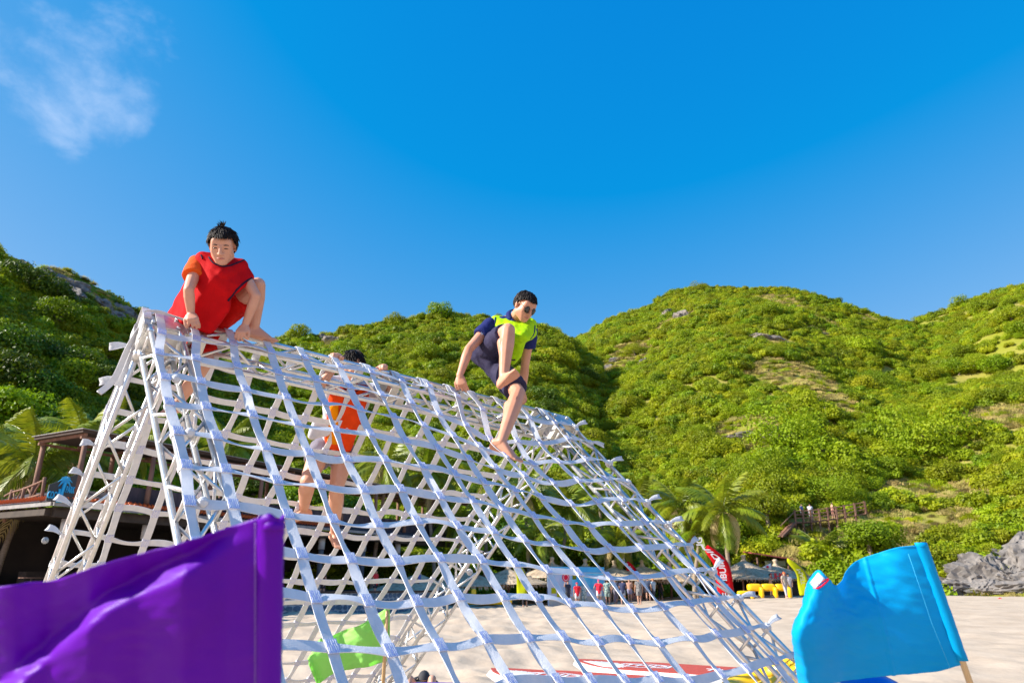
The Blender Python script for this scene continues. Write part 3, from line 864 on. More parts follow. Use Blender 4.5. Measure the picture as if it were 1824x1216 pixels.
def net(name, label, G, nrm, along_side, cross_side, top_pts, seed, ties=True, sag=1.0):
    rnd = random.Random(seed)
    nj, ni = len(G), len(G[0])
    c0 = G[nj // 2][ni - 1]
    root = thing(name, label, 'cargo net', (c0.x, c0.y, 0), 'cargo nets of the climbing frame')
    # straps running down the slope
    for j in range(nj):
        key = (top_pts[j] if top_pts else []) + G[j]
        pts = catmull(key, 6); n0 = len(top_pts[j]) if top_pts else 0
        tw = [rnd.uniform(-.30, .30) if (i % 6) else 0 for i in range(len(pts))]
        cell = [rnd.choice((-1, 1)) * rnd.uniform(.05, .5) for _ in key]
        for i in range(len(pts)):
            k, f = divmod(i, 6)
            tw[i] = math.sin(math.pi * f / 6) * cell[min(k, len(cell) - 1)] * (.3 if k < n0 else 1)
            pts[i] = pts[i] - Z_ * (.010 * sag * math.sin(math.pi * f / 6)) * (0 if k < n0 else 1)
        mb = MB(); ribbon(mb, pts, along_side, nrm, WEBW, tw)
        st = mb.build('strap', M['web'], root, True, sharp=(5, (0, 2, 3, 4)))
        for i, p in enumerate(G[j]):
            t = (G[j][min(i + 1, ni - 1)] - G[j][max(i - 1, 0)]).normalized()
            x = (along_side - t * along_side.dot(t)).normalized(); zz = x.cross(t)
            if zz.dot(nrm) < 0: zz = -zz; x = -x
            for sg in ((1, -1) if name == 'cargo_net' and seed == 2 else (1,)):
                m4 = Matrix((( x.x, t.x, zz.x, 0), (x.y, t.y, zz.y, 0), (x.z, t.z, zz.z, 0), (0, 0, 0, 1)))
                pp = p + zz * (.0062 * sg) - org(st)
                put('stitching', STITCH, st, Matrix.Translation(pp) @ m4)
    # straps running across
    for i in range(ni):
        key = [G[j][i] for j in range(nj)]
        pts = catmull(key, 8)
        cell = [rnd.choice((-1, 1, 1)) * rnd.uniform(.0, .5) for _ in key]
        dz = [rnd.choice((-1, 1, 1)) * rnd.uniform(.0, .016) * sag for _ in key]
        tw = []
        for q in range(len(pts)):
            k, f = divmod(q, 8); b = math.sin(math.pi * f / 8)
            tw.append(b * cell[min(k, len(cell) - 1)])
            pts[q] = pts[q] - Z_ * (b * dz[min(k, len(dz) - 1)]) - nrm * .004
        mb = MB(); ribbon(mb, pts, cross_side, nrm, WEBW, tw)
        mb.build('cross_strap', M['web'], root, True, sharp=(5, (0, 2, 3, 4)))
    return root
RIDGE_T = .03 + .085 * 1.4142 + .0185
tops = []
for j in range(14):
    s = (NET[j][0] - P0).dot(D_)
    a = loc3(s - .01, -.30, .06); b = loc3(s - .005, -.18, RIDGE_T); c = loc3(s, -.09, .10)
    tops.append([a, b, c])
net_f = net('cargo_net', 'white webbing net on the front slope facing the camera with blue stitched crossings', NET, N_, D_, E_, tops, 1)
# tie ends: front net straps knotted round the outer tube of the far leg and the near leg
def knot(p, parent, r=.022):
    mb = MB()
    for a, ax in ((.9, (1, 0, .3)), (-.7, (.3, 1, 0)), (.2, (0, .4, 1))):
        v = Vector(ax).normalized(); u = v.orthogonal().normalized(); w = v.cross(u)
        mb.tube([p + (u * math.cos(t) + w * math.sin(t)) * r for t in [2 * math.pi * k / 10 for k in range(11)]], .0125, 6)
    return mb.build('tie_knot', M['web'], parent, True)
def tail(p, d, ln, parent, curl=.3, w=.031):
    d = d.normalized(); s = d.cross((CAM - p).normalized() + Vector((.25, 0, .35))).normalized()
    pts = [p + d * ln * t + Vector((0, 0, 1)) * (.008 * math.sin(t * 4)) for t in (0, .2, .4, .6, .8, 1)]
    rows = []
    for k, q in enumerate(pts):
        ww = w * (.30 + 1.0 * min(1, k / 3.5)); up = s.cross(d)
        rows.append([q - s * ww / 2 + up * .006, q - up * (.004 * k * curl), q + s * ww / 2 + up * .006])
    mb = MB(); mb.grid(rows)
    o = mb.build('tie_tail', M['web'], parent, True)
    md = o.modifiers.new('thickness', 'SOLIDIFY'); md.thickness = .003
    return o
A, B, u, w = LEG_FF
axis = (B - A).normalized()
upside = w if w.dot(N_) > 0 else -w
cross_objs = [o for o in net_f.children if o.name.startswith('cross_strap')]
def outer_pt(i):
    g = NET[13][min(i, NROW - 1)]
    t = (g - A).dot(axis)
    return A + axis * t + u + upside
for i in range(NROW):
    g = NET[13][i]; o = outer_pt(i); par = cross_objs[i]
    if (A - g).dot(axis) > .15: continue
    mb = MB(); pts = catmull([g + N_ * .004, (g + o) / 2 + N_ * .022, o + N_ * .019], 5)
    ribbon(mb, pts, E_, N_, .032, [.5 * math.sin(k * 1.1 + i) for k in range(len(pts))]); mb.build('tie_strap', M['web'], par, True, sharp=(5, (0, 2, 3, 4)))
    knot(o + N_ * .006, par)
    d = Vector((.75, .25, [.42, -.1, .3, .5, .35, .3, .75, .9, .15, .5, .4, .5, .5, .4, .3, .3, .3][i]))
    if i in (3, ): d = Vector((.5, .2, -.7))
    tail(o + N_ * .02, d, rn.uniform(.09, .14), par)
A, B, u, w = LEG_NF
axis = (B - A).normalized(); upside = w if w.dot(N_) > 0 else -w
for i in range(1, NROW):
    g = NET[0][i]; t = (g - A).dot(axis)
    o = A + axis * t - u + upside * .2; par = cross_objs[i]
    if t < .1: continue
    mb = MB(); c = A + axis * t - u + upside
    pts = [c + (N_ * math.cos(k) - D_ * math.sin(k)) * .019 for k in (-.6, 0, .6, 1.2, 1.9, 2.6, 3.3, 4.0, 4.8)]
    ribbon(mb, pts, axis, N_, .034, [0] * len(pts)); mb.build('tie_strap', M['web'], par, True, sharp=(5, (0, 2, 3, 4)))
    if i % 2 == 0: knot(NET[0][i] + D_ * .055 + N_ * .004, par, .013)
# ---- back net, mirrored on the far slope
SLB = R(46.0)
EB = -P_ * math.cos(SLB) - Z_ * math.sin(SLB)
NB = D_.cross(EB); NB = (NB if NB.z > 0 else -NB).normalized()
BN = []
rb_ = random.Random(12)
for j in range(14):
    r = []
    for i in range(NROW):
        sagd = .10 * math.sin(math.pi * (j + .3) / 13.6) * math.sin(math.pi * min(1, (i + 1) / 14)) ** .7
        s = .245 * (j + .1) - .018 * i * (j / 13.0) + rb_.uniform(-.012, .012)
        r.append(P0 + P_ * (-.385) + Z_ * .0 + D_ * s + EB * (.249 * i + rb_.uniform(-.012, .012)) - NB * sagd)
    BN.append(r)
topsb = [[loc3(.245 * (j + .1), -.10, .09), loc3(.245 * (j + .1), -.18, RIDGE_T + .006), loc3(.245 * (j + .1), -.28, .10)] for j in range(14)]
net_b = net('cargo_net', 'white webbing net on the back slope seen from underneath, its straps in shade', BN, NB, D_, EB, topsb, 2, sag=1.0)
cross_b = [o for o in net_b.children if o.name.startswith('cross_strap')]
A, B, u, w = LEG_NB
axis = (B - A).normalized(); upside = w if w.dot(NB) > 0 else -w
for i in range(NROW):
    g = BN[0][i]; t = (g - A).dot(axis); par = cross_b[i]
    if t < .05: continue
    o = A + axis * t - u + upside
    mb = MB(); pts = catmull([g, (g + o) / 2 + NB * .02, o + NB * .02], 4)
    ribbon(mb, pts, EB, NB, .034, [0] * len(pts)); mb.build('tie_strap', M['web'], par, True, sharp=(5, (0, 2, 3, 4)))
    mb = MB(); pts = [o + (NB * math.cos(k) - D_ * math.sin(k)) * .019 for k in (-.6, .2, 1, 1.8, 2.6, 3.4, 4.2)]
    ribbon(mb, pts, axis, NB, .036, [0] * len(pts)); mb.build('tie_strap', M['web'], par, True, sharp=(5, (0, 2, 3, 4)))
    if i % 5 != 2: tail(o - D_ * .02, -D_ * .8 - P_ * rn.uniform(.0, .5) + Z_ * rn.uniform(-.35, .45), rn.uniform(.07, .12), par, .8, .036)
A, B, u, w = LEG_FB
axis = (B - A).normalized()
for i in range(1, NROW, 1):
    g = BN[13][i]; t = (g - A).dot(axis); par = cross_b[i]
    o = A + axis * t + u * .9
    mb = MB(); pts = catmull([g, (g + o) / 2 - Z_ * .02, o], 4)
    ribbon(mb, pts, EB, NB, .034, [.4] * len(pts)); mb.build('tie_strap', M['web'], par, True, sharp=(5, (0, 2, 3, 4)))
    if i % 3 == 0: knot(o, par, .02)
# long loose loops hanging over the near end of the ridge
for k, (pa, pb, pc, pd) in enumerate([((268, 556), (232, 612), (205, 672), (176, 700)), ((272, 560), (240, 620), (222, 665), (208, 688)), ((262, 562), (236, 640), (222, 690), (238, 640))]):
    q = -.20 - .02 * k
    pts = catmull([onq(pa[0], pa[1], q), onq(pb[0], pb[1], q - .08), onq(pc[0], pc[1], q - .12), onq(pd[0], pd[1], q - .14)], 6)
    mb = MB(); ribbon(mb, pts, P_, -D_, .036, [.5 + .08 * i for i in range(len(pts))]); mb.build('loose_strap', M['web'], net_b, True, sharp=(5, (0, 2, 3, 4)))
# two straps lying over the near corner block, one across the end
for qa in ((-.30, .02), (-.05, .03)):
    mb = MB(); pts = catmull([loc3(-.006, qa[0], qa[1] - .10), loc3(-.006, qa[0], qa[1] + .02), loc3(.01, qa[0] * .9 - .02, qa[1] + .088), loc3(.1, qa[0] * .9 - .02, qa[1] + .10), loc3(.25, qa[0] * .9 - .02, qa[1] + .09)], 5)
    ribbon(mb, pts, P_, Z_, .045, [.15 * math.sin(i) for i in range(len(pts))]); mb.build('loose_strap', M['web'], net_b, True, sharp=(5, (0, 2, 3, 4)))
# ------------------------------------------------------------------ flags near the camera
def silk(n, c, tr=.3, rough=.38, vel=.0):
    m = mat(n, c, tuple(x * .9 for x in c), scale=3, rough=rough, transl=tr, bump=.12, bscale=420, spec=.16)
    b = m.node_tree.nodes['Principled BSDF']; b.inputs['Sheen Weight'].default_value = .06; b.inputs['Sheen Roughness'].default_value = .3
    return m
M['purple'] = silk('purple_satin', (.15, .002, .47), .22, .40)
M['blue_cloth'] = silk('cyan_satin', (.0, .48, .90), .38, .5)
M['lime_cloth'] = silk('lime_satin', (.50, .95, .28), .5, .5)
M['bamboo'] = mat('bamboo_pole', (.55, .36, .17), (.66, .46, .24), scale=9, rough=.5, stretch=(1, 1, .2))
def cloth_grid(cols, nu, nv, ripple):
    """cols: list of (list of points top..bottom) -> smooth grid, with ripple(u, v) along the local normal"""
    k = len(cols[0])
    rowsV = []
    dense = [catmull(c, max(1, nv // (k - 1))) for c in cols]            # along v
    nvv = len(dense[0]); grid = []
    for i in range(nvv):
        grid.append(catmull([d[i] for d in dense], max(1, nu // (len(cols) - 1))))
    nuu = len(grid[0]); out = []
    for i in range(nvv):
        row = []
        for j in range(nuu):
            a = grid[min(i + 1, nvv - 1)][j] - grid[max(i - 1, 0)][j]; b = grid[i][min(j + 1, nuu - 1)] - grid[i][max(j - 1, 0)]
            n = a.cross(b)
            n = n.normalized() if n.length > 1e-9 else Vector((0, 1, 0))
            row.append(grid[i][j] + n * ripple(j / (nuu - 1), i / (nvv - 1)))
        out.append(row)
    return out
def add_cloth(name, rows, m, parent, thick=.0016):
    mb = MB(); mb.grid(rows)
    o = mb.build(name, m, parent, True)
    md = o.modifiers.new('thickness', 'SOLIDIFY'); md.thickness = thick; md.offset = 0
    return o
def pole(root, top, foot, r):
    mb = MB(); L = (top - foot)
    pts = [foot + L * t for t in (0, .12, .121, .36, .361, .62, .621, .85, .851, 1)]
    mb.tube(pts, [r, r * .97, r * 1.12, r * .97, r * 1.1, r * .95, r * 1.08, r * .93, r * 1.05, r * .9], 10)
    return mb.build('pole', M['bamboo'], root, True)
def wr(u, v, s, seed): return noise.noise(Vector((u * s, v * s, seed)))
# purple flag, lower left, closest to the camera
t0 = .98
pt, pb = at(488, 930, t0), at(482, 1290, t0)
foot = pb + (pb - pt).normalized() * 1.15; foot = pt + (pb - pt) * ((pt.z - .02) / (pt.z - pb.z))
fl = thing('flag', 'purple satin flag filling the lower left corner, on a pole inside its sleeve', 'flag', foot, 'coloured flags round the climbing frame')
pole(fl, pt.lerp(pb, .02), foot, .0095)
cols = []
KEYS = [(476, .0, 918, 1298), (452, .0, 924, 1300), (400, .010, 941, 1310), (330, .005, 965, 1330), (250, .03, 986, 1350), (160, .02, 1012, 1370), (90, .045, 1035, 1390), (20, .03, 1042, 1400), (-90, .06, 1052, 1400), (-220, .10, 1075, 1410)]
for n in range(58):
    px = 476 - 12.2 * n
    dt, tp, bt = [float(np.interp(-px, [-k_[0] for k_ in KEYS], [k_[q_] for k_ in KEYS])) for q_ in (1, 2, 3)]
    # a diagonal crest runs from the upper right to the lower left
    c = []
    for k in range(31):
        v = k / 30; y = tp + (bt - tp) * v
        crest = (1255 - .80 * px) - 0                # y of the crest line at this px
        crest = 945 + (456 - px) * .5 + max(0, 190 - px) * .32
        dd = (y - crest) / 60.0
        am = sstep(470, 300, px)
        up_ = max(0.0, (crest - 22 - y) / max(20.0, crest - 22 - tp))        # 1 at the top edge, 0 at the fold above the crest
        bulge = am * (-.030 * up_ - .042 * sstep(crest - 26, crest + 16, y) + .036 * sstep(crest + 26, crest + 230, y))
        c.append(at(px, y, t0 + dt + bulge))
    cols.append(c)
rows = cloth_grid(cols, 114, 60, lambda u, v: .004 * wr(u, v * .6, 9, 3) + .0022 * wr(u + v * .4, v, 22, 5) * min(1, u * 4) + .003 * math.exp(-(u / .06) ** 2) * wr(u * .3, v, 26, 8))
add_cloth('cloth', rows, M['purple'], fl)
# sleeve round the pole
rows = []
for k in range(41):
    v = k / 40; c = pt.lerp(pb, v) + (pb - pt).normalized() * -.008
    row = []
    for q in range(25):
        a = 2 * math.pi * q / 24
        x = math.cos(a); y = math.sin(a)
        rx = .0195 if x < 0 else .0165
        ww = 1 + .10 * wr(v * 1.2, q * .12, 9, 4) + .07 * wr(v, q * .3, 28, 9)
        row.append(c + Vector((x * rx - .003, y * .0135, 0)) * ww + Vector((0, 0, .004 * math.sin(3 * a) * (k == 0))))
    rows.append(row)
add_cloth('pole_sleeve', rows, M['purple'], fl)
mb = MB(); mb.lathe(pt + Vector((0, 0, -.002)), [(.001, .005), (.012, .004), (.0155, .0), (.0158, -.01)], 14); mb.build('sleeve_cap', M['purple'], fl, True)
mb = MB(); mb.tube([p + Vector((0, -.0035, 0)) for p in catmull([c_[0] if False else at(456, y, t0 - .004) for y in range(930, 1300, 40)], 3)], .0007, 4); mb.build('seam', M['lime_cloth'] if False else mat('thread', (.30, .14, .50), rough=.6), fl, True)
# blue flag, lower right
t0 = 2.30
pt, pb = at(1642, 972, t0), at(1716, 1182, t0)
foot = pt + (pb - pt) * ((pt.z - .02) / (pt.z - pb.z))
fl = thing('flag', 'bright blue satin flag twisting in the wind at the right, printed corner and bamboo pole', 'flag', foot, 'coloured flags round the climbing frame')
pole(fl, pt.lerp(pb, .08), foot, .0105)
CB = [  # px top, py top, px mid, py mid, px bottom, py bottom, depth top/mid/bottom
 ((1640, 970), (1676, 1078), (1713, 1183), (.0, .0, .0)),
 ((1600, 974), (1634, 1085), (1664, 1195), (.015, .0, .02)),
 ((1565, 984), (1595, 1092), (1622, 1200), (.05, .0, .03)),
 ((1535, 994), (1562, 1098), (1585, 1203), (.07, -.01, .03)),
 ((1515, 1006), (1530, 1104), (1550, 1206), (.06, -.02, .03)),
 ((1503, 1026), (1500, 1110), (1520, 1210), (.02, -.05, .02)),
 ((1490, 1042), (1470, 1116), (1492, 1214), (-.05, -.10, -.01)),
 ((1476, 1030), (1440, 1122), (1462, 1222), (-.09, -.13, -.05)),
 ((1456, 1014), (1416, 1124), (1440, 1230), (-.07, -.10, -.06)),
 ((1440, 1036), (1411, 1126), (1424, 1228), (.03, .02, .03)),
 ((1436, 1060), (1420, 1128), (1428, 1228), (.11, .13, .12))]
cols = []
for a, b, c, dd in CB:
    ab = ((a[0] * .55 + b[0] * .45), (a[1] * .5 + b[1] * .5)); bc = ((b[0] + c[0]) / 2, (b[1] + c[1]) / 2)
    cols.append([at(*a, t0 + dd[0]), at(*ab, t0 + (dd[0] + dd[1]) / 2), at(*b, t0 + dd[1]), at(*bc, t0 + (dd[1] + dd[2]) / 2), at(*c, t0 + dd[2])])
rows = cloth_grid(cols, 120, 64, lambda u, v: .006 * wr(u, v * .5, 7, 1) + .0035 * wr(u * 1.2 + v * .6, v, 15, 2) + .0018 * wr(u * .4, v + u, 40, 6) + (-.003 if abs(u - .28) < .006 else 0))
add_cloth('cloth', rows, M['blue_cloth'], fl)
rows = []
for k in range(31):
    v = k / 30; c = pt.lerp(pb, v) + (pb - pt).normalized() * -.012; row = []
    for q in range(21):
        a = 2 * math.pi * q / 20; ww = 1 + .08 * wr(v, q * .2, 14, 4)
        row.append(c + Vector((math.cos(a) * .0185, math.sin(a) * .0145, 0)) * ww)
    rows.append(row)
add_cloth('pole_sleeve', rows, M['blue_cloth'], fl)
mb = MB(); mb.lathe(pt + Vector((0, 0, .008)), [(.001, .004), (.012, .003), (.015, .0), (.016, -.012)], 14); mb.build('sleeve_cap', M['blue_cloth'], fl, True)
mb = MB(); mb.tube([at(1618, 986, t0 - .012), at(1640, 1050, t0 - .014), at(1660, 1110, t0 - .014), at(1692, 1188, t0 - .012)], .0007, 4); mb.build('seam', mat('pale_thread', (.04, .50, .85), rough=.6), fl, True)
# printed corner: white patch and a red arc, stitched on the tip of the flag
M['patch_white'] = cloth('white_print', (.80, .86, .92), .1); M['print_red'] = cloth('red_print', (.75, .02, .06), 0)
bv = BVHTree.FromPolygons([o_ for o_ in [tuple(p) for r_ in rows for p in r_]], [(0, 1, 2)])
def onto(o):
    me = o.data; w_ = org(o)
    return BVHTree.FromPolygons([tuple(v.co + w_) for v in me.vertices], [tuple(p.vertices) for p in me.polygons])
BF = onto([c for c in fl.children if c.name.startswith('cloth')][0])
def stick(px, py, tree, off=.003, default=None):
    d = raydir(px, py).normalized(); h = tree.ray_cast(CAM, d)
    return (h[0] - d * off) if h[0] else (default if default is not None else None)
def decal(name, quad, tree, m, parent, n=8, off=.003):
    """quad: four pixel corners; a small patch lying on the cloth"""
    rows = []
    for i in range(n + 1):
        r = []
        for j in range(n + 1):
            a, b, c, d = [Vector(q) for q in quad]
            p = a.lerp(b, j / n).lerp(d.lerp(c, j / n), i / n)
            h = stick(p.x, p.y, tree, off)
            if h is None: return None
            r.append(h)
        rows.append(r)
    return add_cloth(name, rows, m, parent, .0008)
decal('print', [(1457, 1019), (1470, 1030), (1452, 1048), (1442, 1038)], BF, M['patch_white'], fl)
def line_on(name, pts, tree, r, m, parent, off=.002):
    P = [stick(x, y, tree, off) for x, y in pts]
    P = [p for p in P if p is not None]
    if len(P) < 2: return
    mb = MB(); mb.tube(catmull(P, 4), r, 6); return mb.build(name, m, parent, True)
line_on('print', [(1449, 1046), (1456, 1047), (1464, 1043), (1472, 1036), (1476, 1031)], BF, .0028, M['print_red'], fl)
line_on('print', [(1449, 1046), (1458, 1040), (1468, 1033), (1476, 1030)], BF, .0018, M['print_red'], fl)
# lime flag behind the net
t0 = 5.6
pt, pb = at(690, 1082, t0), at(690, 1174, t0)
foot = Vector((pt.x, pt.y, sand_h(pt.x, pt.y)))
fl = thing('flag', 'lime green flag with a light sheen on the sand behind the net', 'flag', foot, 'coloured flags round the climbing frame')
pole(fl, pt, foot, .014)
cols = []
for top, mid, bot, dd in [((688, 1083), (688, 1128), (689, 1176), 0), ((665, 1098), (668, 1136), (668, 1183), .04), ((640, 1113), (645, 1148), (648, 1188), -.02), ((612, 1122), (618, 1158), (622, 1192), .05), ((588, 1133), (590, 1166), (592, 1200), -.02), ((566, 1140), (560, 1172), (570, 1216), .06), ((548, 1172), (552, 1188), (566, 1225), .02)]:
    cols.append([at(*top, t0 + dd), at(*mid, t0 + dd * .4 - .05), at(*bot, t0 + dd)])
rows = cloth_grid(cols, 60, 30, lambda u, v: .02 * wr(u, v * .5, 6, 1) + .008 * wr(u, v, 14, 2))
add_cloth('cloth', rows, M['lime_cloth'], fl)
rows = [[pt.lerp(pb, k / 12) + Vector((math.cos(a) * .02, math.sin(a) * .018, 0)) for a in [2 * math.pi * q / 12 for q in range(13)]] for k in range(13)]
add_cloth('pole_sleeve', rows, M['lime_cloth'], fl)
# ------------------------------------------------------------------ boards on low stands
M['red_deck'] = mat('red_foam_deck', (.42, .055, .035), (.50, .075, .05), scale=20, rough=.75, bump=.3, bscale=60)
M['violet_deck'] = mat('violet_foam_deck', (.10, .07, .36), (.14, .10, .44), scale=20, rough=.75, bump=.3, bscale=60)
M['white_vinyl'] = mat('white_vinyl', (.74, .74, .76), (.80, .80, .80), scale=4, rough=.35)
M['print_white'] = mat('white_lettering', (.72, .70, .74), rough=.6)
M['steel_dark'] = mat('dark_steel', (.10, .10, .11), rough=.5, metal=.6)
def text_mesh(txt, size, depth=.004, font_scale=1.0):
    cu = bpy.data.curves.new('lettering', 'FONT'); cu.body = txt; cu.size = size; cu.extrude = depth; cu.align_x = 'CENTER'; cu.align_y = 'CENTER'; cu.offset = size * .02; cu.resolution_u = 4
    o = bpy.data.objects.new('lettering', cu); col.objects.link(o)
    dg = bpy.context.evaluated_depsgraph_get()
    me = bpy.data.meshes.new_from_object(o.evaluated_get(dg)); bpy.data.objects.remove(o); me.materials.clear()
    return me
def frame_matrix(o, x, y):
    x = x.normalized(); z = x.cross(y).normalized(); y = z.cross(x)
    return Matrix(((x.x, y.x, z.x, o.x), (x.y, y.y, z.y, o.y), (x.z, y.z, z.z, o.z), (0, 0, 0, 1)))
def board(tip, x_end, wdir, width, label, deckm, letters=True, zt=.42):
    """long board with a blunt tip; tip and x_end on its centre line, top at height zt"""
    ax = (x_end - tip); L = ax.length; ax = ax.normalized(); sd = Vector((-ax.y, ax.x, 0)).normalized()
    mid = (tip + x_end) / 2
    g = sand_h(mid.x, mid.y)
    r = thing('paddle_board', label, 'board', (mid.x, mid.y, g), 'boards on low stands')
    def outline(inset, n=40):
        pts = []
        for k in range(n + 1):
            t = k / n
            w = width / 2 * min(1, (math.sin(math.pi * min(t / .36, 1) / 2) ** .6 if t < .36 else 1)) * (1 if t < .8 else math.cos((t - .8) / .2 * math.pi / 2 * .75) ** .5)
            pts.append((t, max(w - inset, .0)))
        return pts
    zt_ = g + zt
    def ring(inset, z, e=0):
        o = outline(inset); up = []; dn = []
        for t, w in o:
            c = tip + ax * (L * (.02 * (inset > 0) + t * (1 - .04 * (inset > 0))))
            c = Vector((c.x, c.y, z + .10 * max(0, .22 - t) ** 1.5 * 4))
            up.append(c + sd * w); dn.append(c - sd * w)
        return up + dn[::-1]
    mb = MB()
    rg = [ring(.05, zt_ - .12), ring(.012, zt_ - .105), ring(0, zt_ - .06), ring(.012, zt_ - .015), ring(.05, zt_)]
    mb.grid([q + [q[0]] for q in rg]); n = len(rg[0])
    def cap(k0, nn):                                   # flat cap in cross strips, so the raised nose stays at the nose
        h_ = nn // 2
        for i in range(h_ - 1):
            mb.f.append((k0 + i, k0 + i + 1, k0 + nn - 2 - i, k0 + nn - 1 - i)); mb.m.append(0)
    n -= 1
    cap(4 * (n + 1), n); cap(0, n)
    mb.build('hull', M['white_vinyl'], r, True)
    mb = MB(); a = ring(.03, zt_ + .004); b = ring(.03, zt_ - .004)
    mb.grid([b + [b[0]], a + [a[0]]]); cap(n + 1, n)
    mb.build('deck_pad', deckm, r, False)
    if letters:
        fm = frame_matrix(tip + ax * (L * .36) + Vector((0, 0, zt_ - tip.z + .008)) - org(r), ax, sd)
        # hexagonal badge: a ring with the letters inside
        mb = MB(); inn, out = [], []
        for k in range(7):
            a_ = math.pi / 6 + k * math.pi / 3
            out.append(Vector((math.cos(a_) * .46, math.sin(a_) * .27, 0))); inn.append(Vector((math.cos(a_) * .40, math.sin(a_) * .225, 0)))
        mb.grid([inn, out]); me = mb.mesh('badge', M['print_white']); put('badge', me, r, fm)
        me = text_mesh('THD', .33, .001); me.materials.append(M['print_white']); put('lettering', me, r, fm)
        me = text_mesh('THD', .30, .001); me.materials.append(M['print_white'])
        put('lettering', me, r, frame_matrix(tip + ax * (L * .72) + Vector((0, 0, zt_ - tip.z + .008)) - org(r), ax, sd))
    for t in (.14, .34, .86):
        for s_ in (-1, 1):
            c = tip + ax * (L * t) + sd * (s_ * width * .3); gz = sand_h(c.x, c.y)
            mb = MB(); mb.tube([(c.x, c.y, gz - .03), (c.x, c.y, zt_ - .115)], .022, 8); mb.build('leg', M['white_vinyl'] if t > .3 else M['steel_dark'], r, True)
    return r
def flat_at(px, py, z):
    r = raydir(px, py); return CAM + r * ((z - CAM.z) / r.z)
b2a, b2b = flat_at(1020, 1179, .40), flat_at(1420, 1204, .40)
board(b2a, b2b, 1, 1.15, 'red decked white board on low legs, the farther of two', M['red_deck'])
b1a, b1b = flat_at(868, 1201, .40), flat_at(1240, 1226, .40)
board(b1a, b1b, 1, 1.15, 'red decked white board nearer the camera, cut by the bottom edge', M['red_deck'])
b3a, b3b = flat_at(960, 1226, .34), flat_at(720, 1219, .34)
board(b3a, b3b, 1, .7, 'violet decked board lying at the bottom edge behind the net', M['violet_deck'], False, .34)
# yellow inflatable cushions, round blue drum and green bag at the foot of the far leg
M['yellow_pvc'] = mat('yellow_pvc', (.90, .52, .003), (.95, .60, .01), scale=3, rough=.32, bump=.15, bscale=14)
M['blue_plastic'] = mat('blue_plastic', (.0, .13, .62), rough=.35)
M['green_plastic'] = mat('green_plastic', (.16, .55, .06), rough=.45)
def inflated(mb, c, h, ax=None, n=6):
    """rounded, pillow like box"""
    c = Vector(c); ax = ax or (Vector((1, 0, 0)), Vector((0, 1, 0)), Vector((0, 0, 1)))
    bm = bmesh.new(); bmesh.ops.create_icosphere(bm, subdivisions=3, radius=1); k0 = len(mb.v)
    for v in bm.verts:
        p = v.co; e = .55
        q = [math.copysign(abs(x) ** e, x) for x in p]
        l = max(abs(x) for x in q)
        mb.v.append(tuple(c + ax[0] * (q[0] * h[0]) + ax[1] * (q[1] * h[1]) + ax[2] * (q[2] * h[2])))
    for f in bm.faces: mb.f.append(tuple(k0 + v.index for v in f.verts)); mb.m.append(0)
    bm.free()
c = at(1372, 1212, 6.2); c.z = sand_h(c.x, c.y)
r = thing('inflatable_ring', 'shiny yellow inflatable ring lying behind the foot of the far leg', 'inflatable', c)
cz = flat_at(1372, 1213, .25) if False else at(1372, 1226, 6.2)
mb = MB()
pts = [cz + Vector((math.cos(a) * .34, math.sin(a) * .34, .02 + .12 * math.cos(a))) for a in [2 * math.pi * k / 28 for k in range(29)]]
mb.tube(pts, [.14 + .010 * (k % 4 == 0) for k in range(29)], 14); mb.build('tube', M['yellow_pvc'], r, True)
mb = MB(); mb.tube([cz + Vector((.2, -.45, .1)), cz + Vector((.26, -.5, .18)), cz + Vector((.32, -.46, .12))], .018, 6); mb.build('handle', M['steel_dark'], r, True)
c = at(1545, 1214, 5.0); g = sand_h(c.x, c.y)
r = thing('drum', 'round topped blue plastic drum behind the blue flag', 'drum', (c.x, c.y, g))
top = at(1545, 1199, 5.0).z
mb = MB(); mb.lathe((c.x, c.y, g), [(.20, 0), (.23, .04), (.235, .3), (.245, .32), (.235, .34), (.235, top - g - .14), (.20, top - g - .05), (.12, top - g - .01), (.02, top - g)], 24); mb.build('barrel', M['blue_plastic'], r, True)
mb = MB(); mb.lathe((c.x, c.y, top - .03), [(.06, 0), (.06, .05), (.01, .055)], 12); mb.build('cap', M['steel_dark'], r, True)
c = at(1500, 1216, 5.4); g = sand_h(c.x, c.y); top = at(1497, 1209, 5.4).z
r = thing('bag', 'green bag standing beside the blue drum', 'bag', (c.x, c.y, g))
mb = MB(); inflated(mb, (c.x, c.y, (g + top) / 2), (.16, .12, (top - g) / 2)); mb.build('body', M['green_plastic'], r, True)
mb = MB(); mb.tube(catmull([(c.x - .08, c.y, top - .05), (c.x - .04, c.y, top + .0), (c.x + .04, c.y, top + .0), (c.x + .08, c.y, top - .05)], 4), .012, 6); mb.build('handle', M['steel_dark'], r, True)
# small things on the sand, far right
c = flat_at(1782, 1069, .42); 
r = thing('ball', 'small red ball on the sand before the shore rocks', 'ball', c - Vector((0, 0, .2)))
mb = MB(); mb.lathe(c - Vector((0, 0, .02)), [(.02, -.2), (.13, -.15), (.2, 0), (.13, .15), (.02, .2)], 14); mb.build('shell', mat('red_plastic', (.75, .01, .02), rough=.4), r, True)
mb = MB(); mb.lathe(c + Vector((0, 0, .17)), [(.03, 0), (.03, .03), (.01, .04)], 8); mb.build('valve', M['steel_dark'], r, True)
c = flat_at(1787, 1063, .45)
r = thing('beach_bag', 'dark bag with a white top lying by the shore rocks', 'bag', c)
mb = MB(); inflated(mb, c + Vector((0, 0, .10)), (.30, .2, .12)); mb.build('body', M['steel_dark'], r, True)
mb = MB(); inflated(mb, c + Vector((-.03, -.02, .24)), (.22, .14, .04)); mb.build('towel', M['white_vinyl'], r, True)
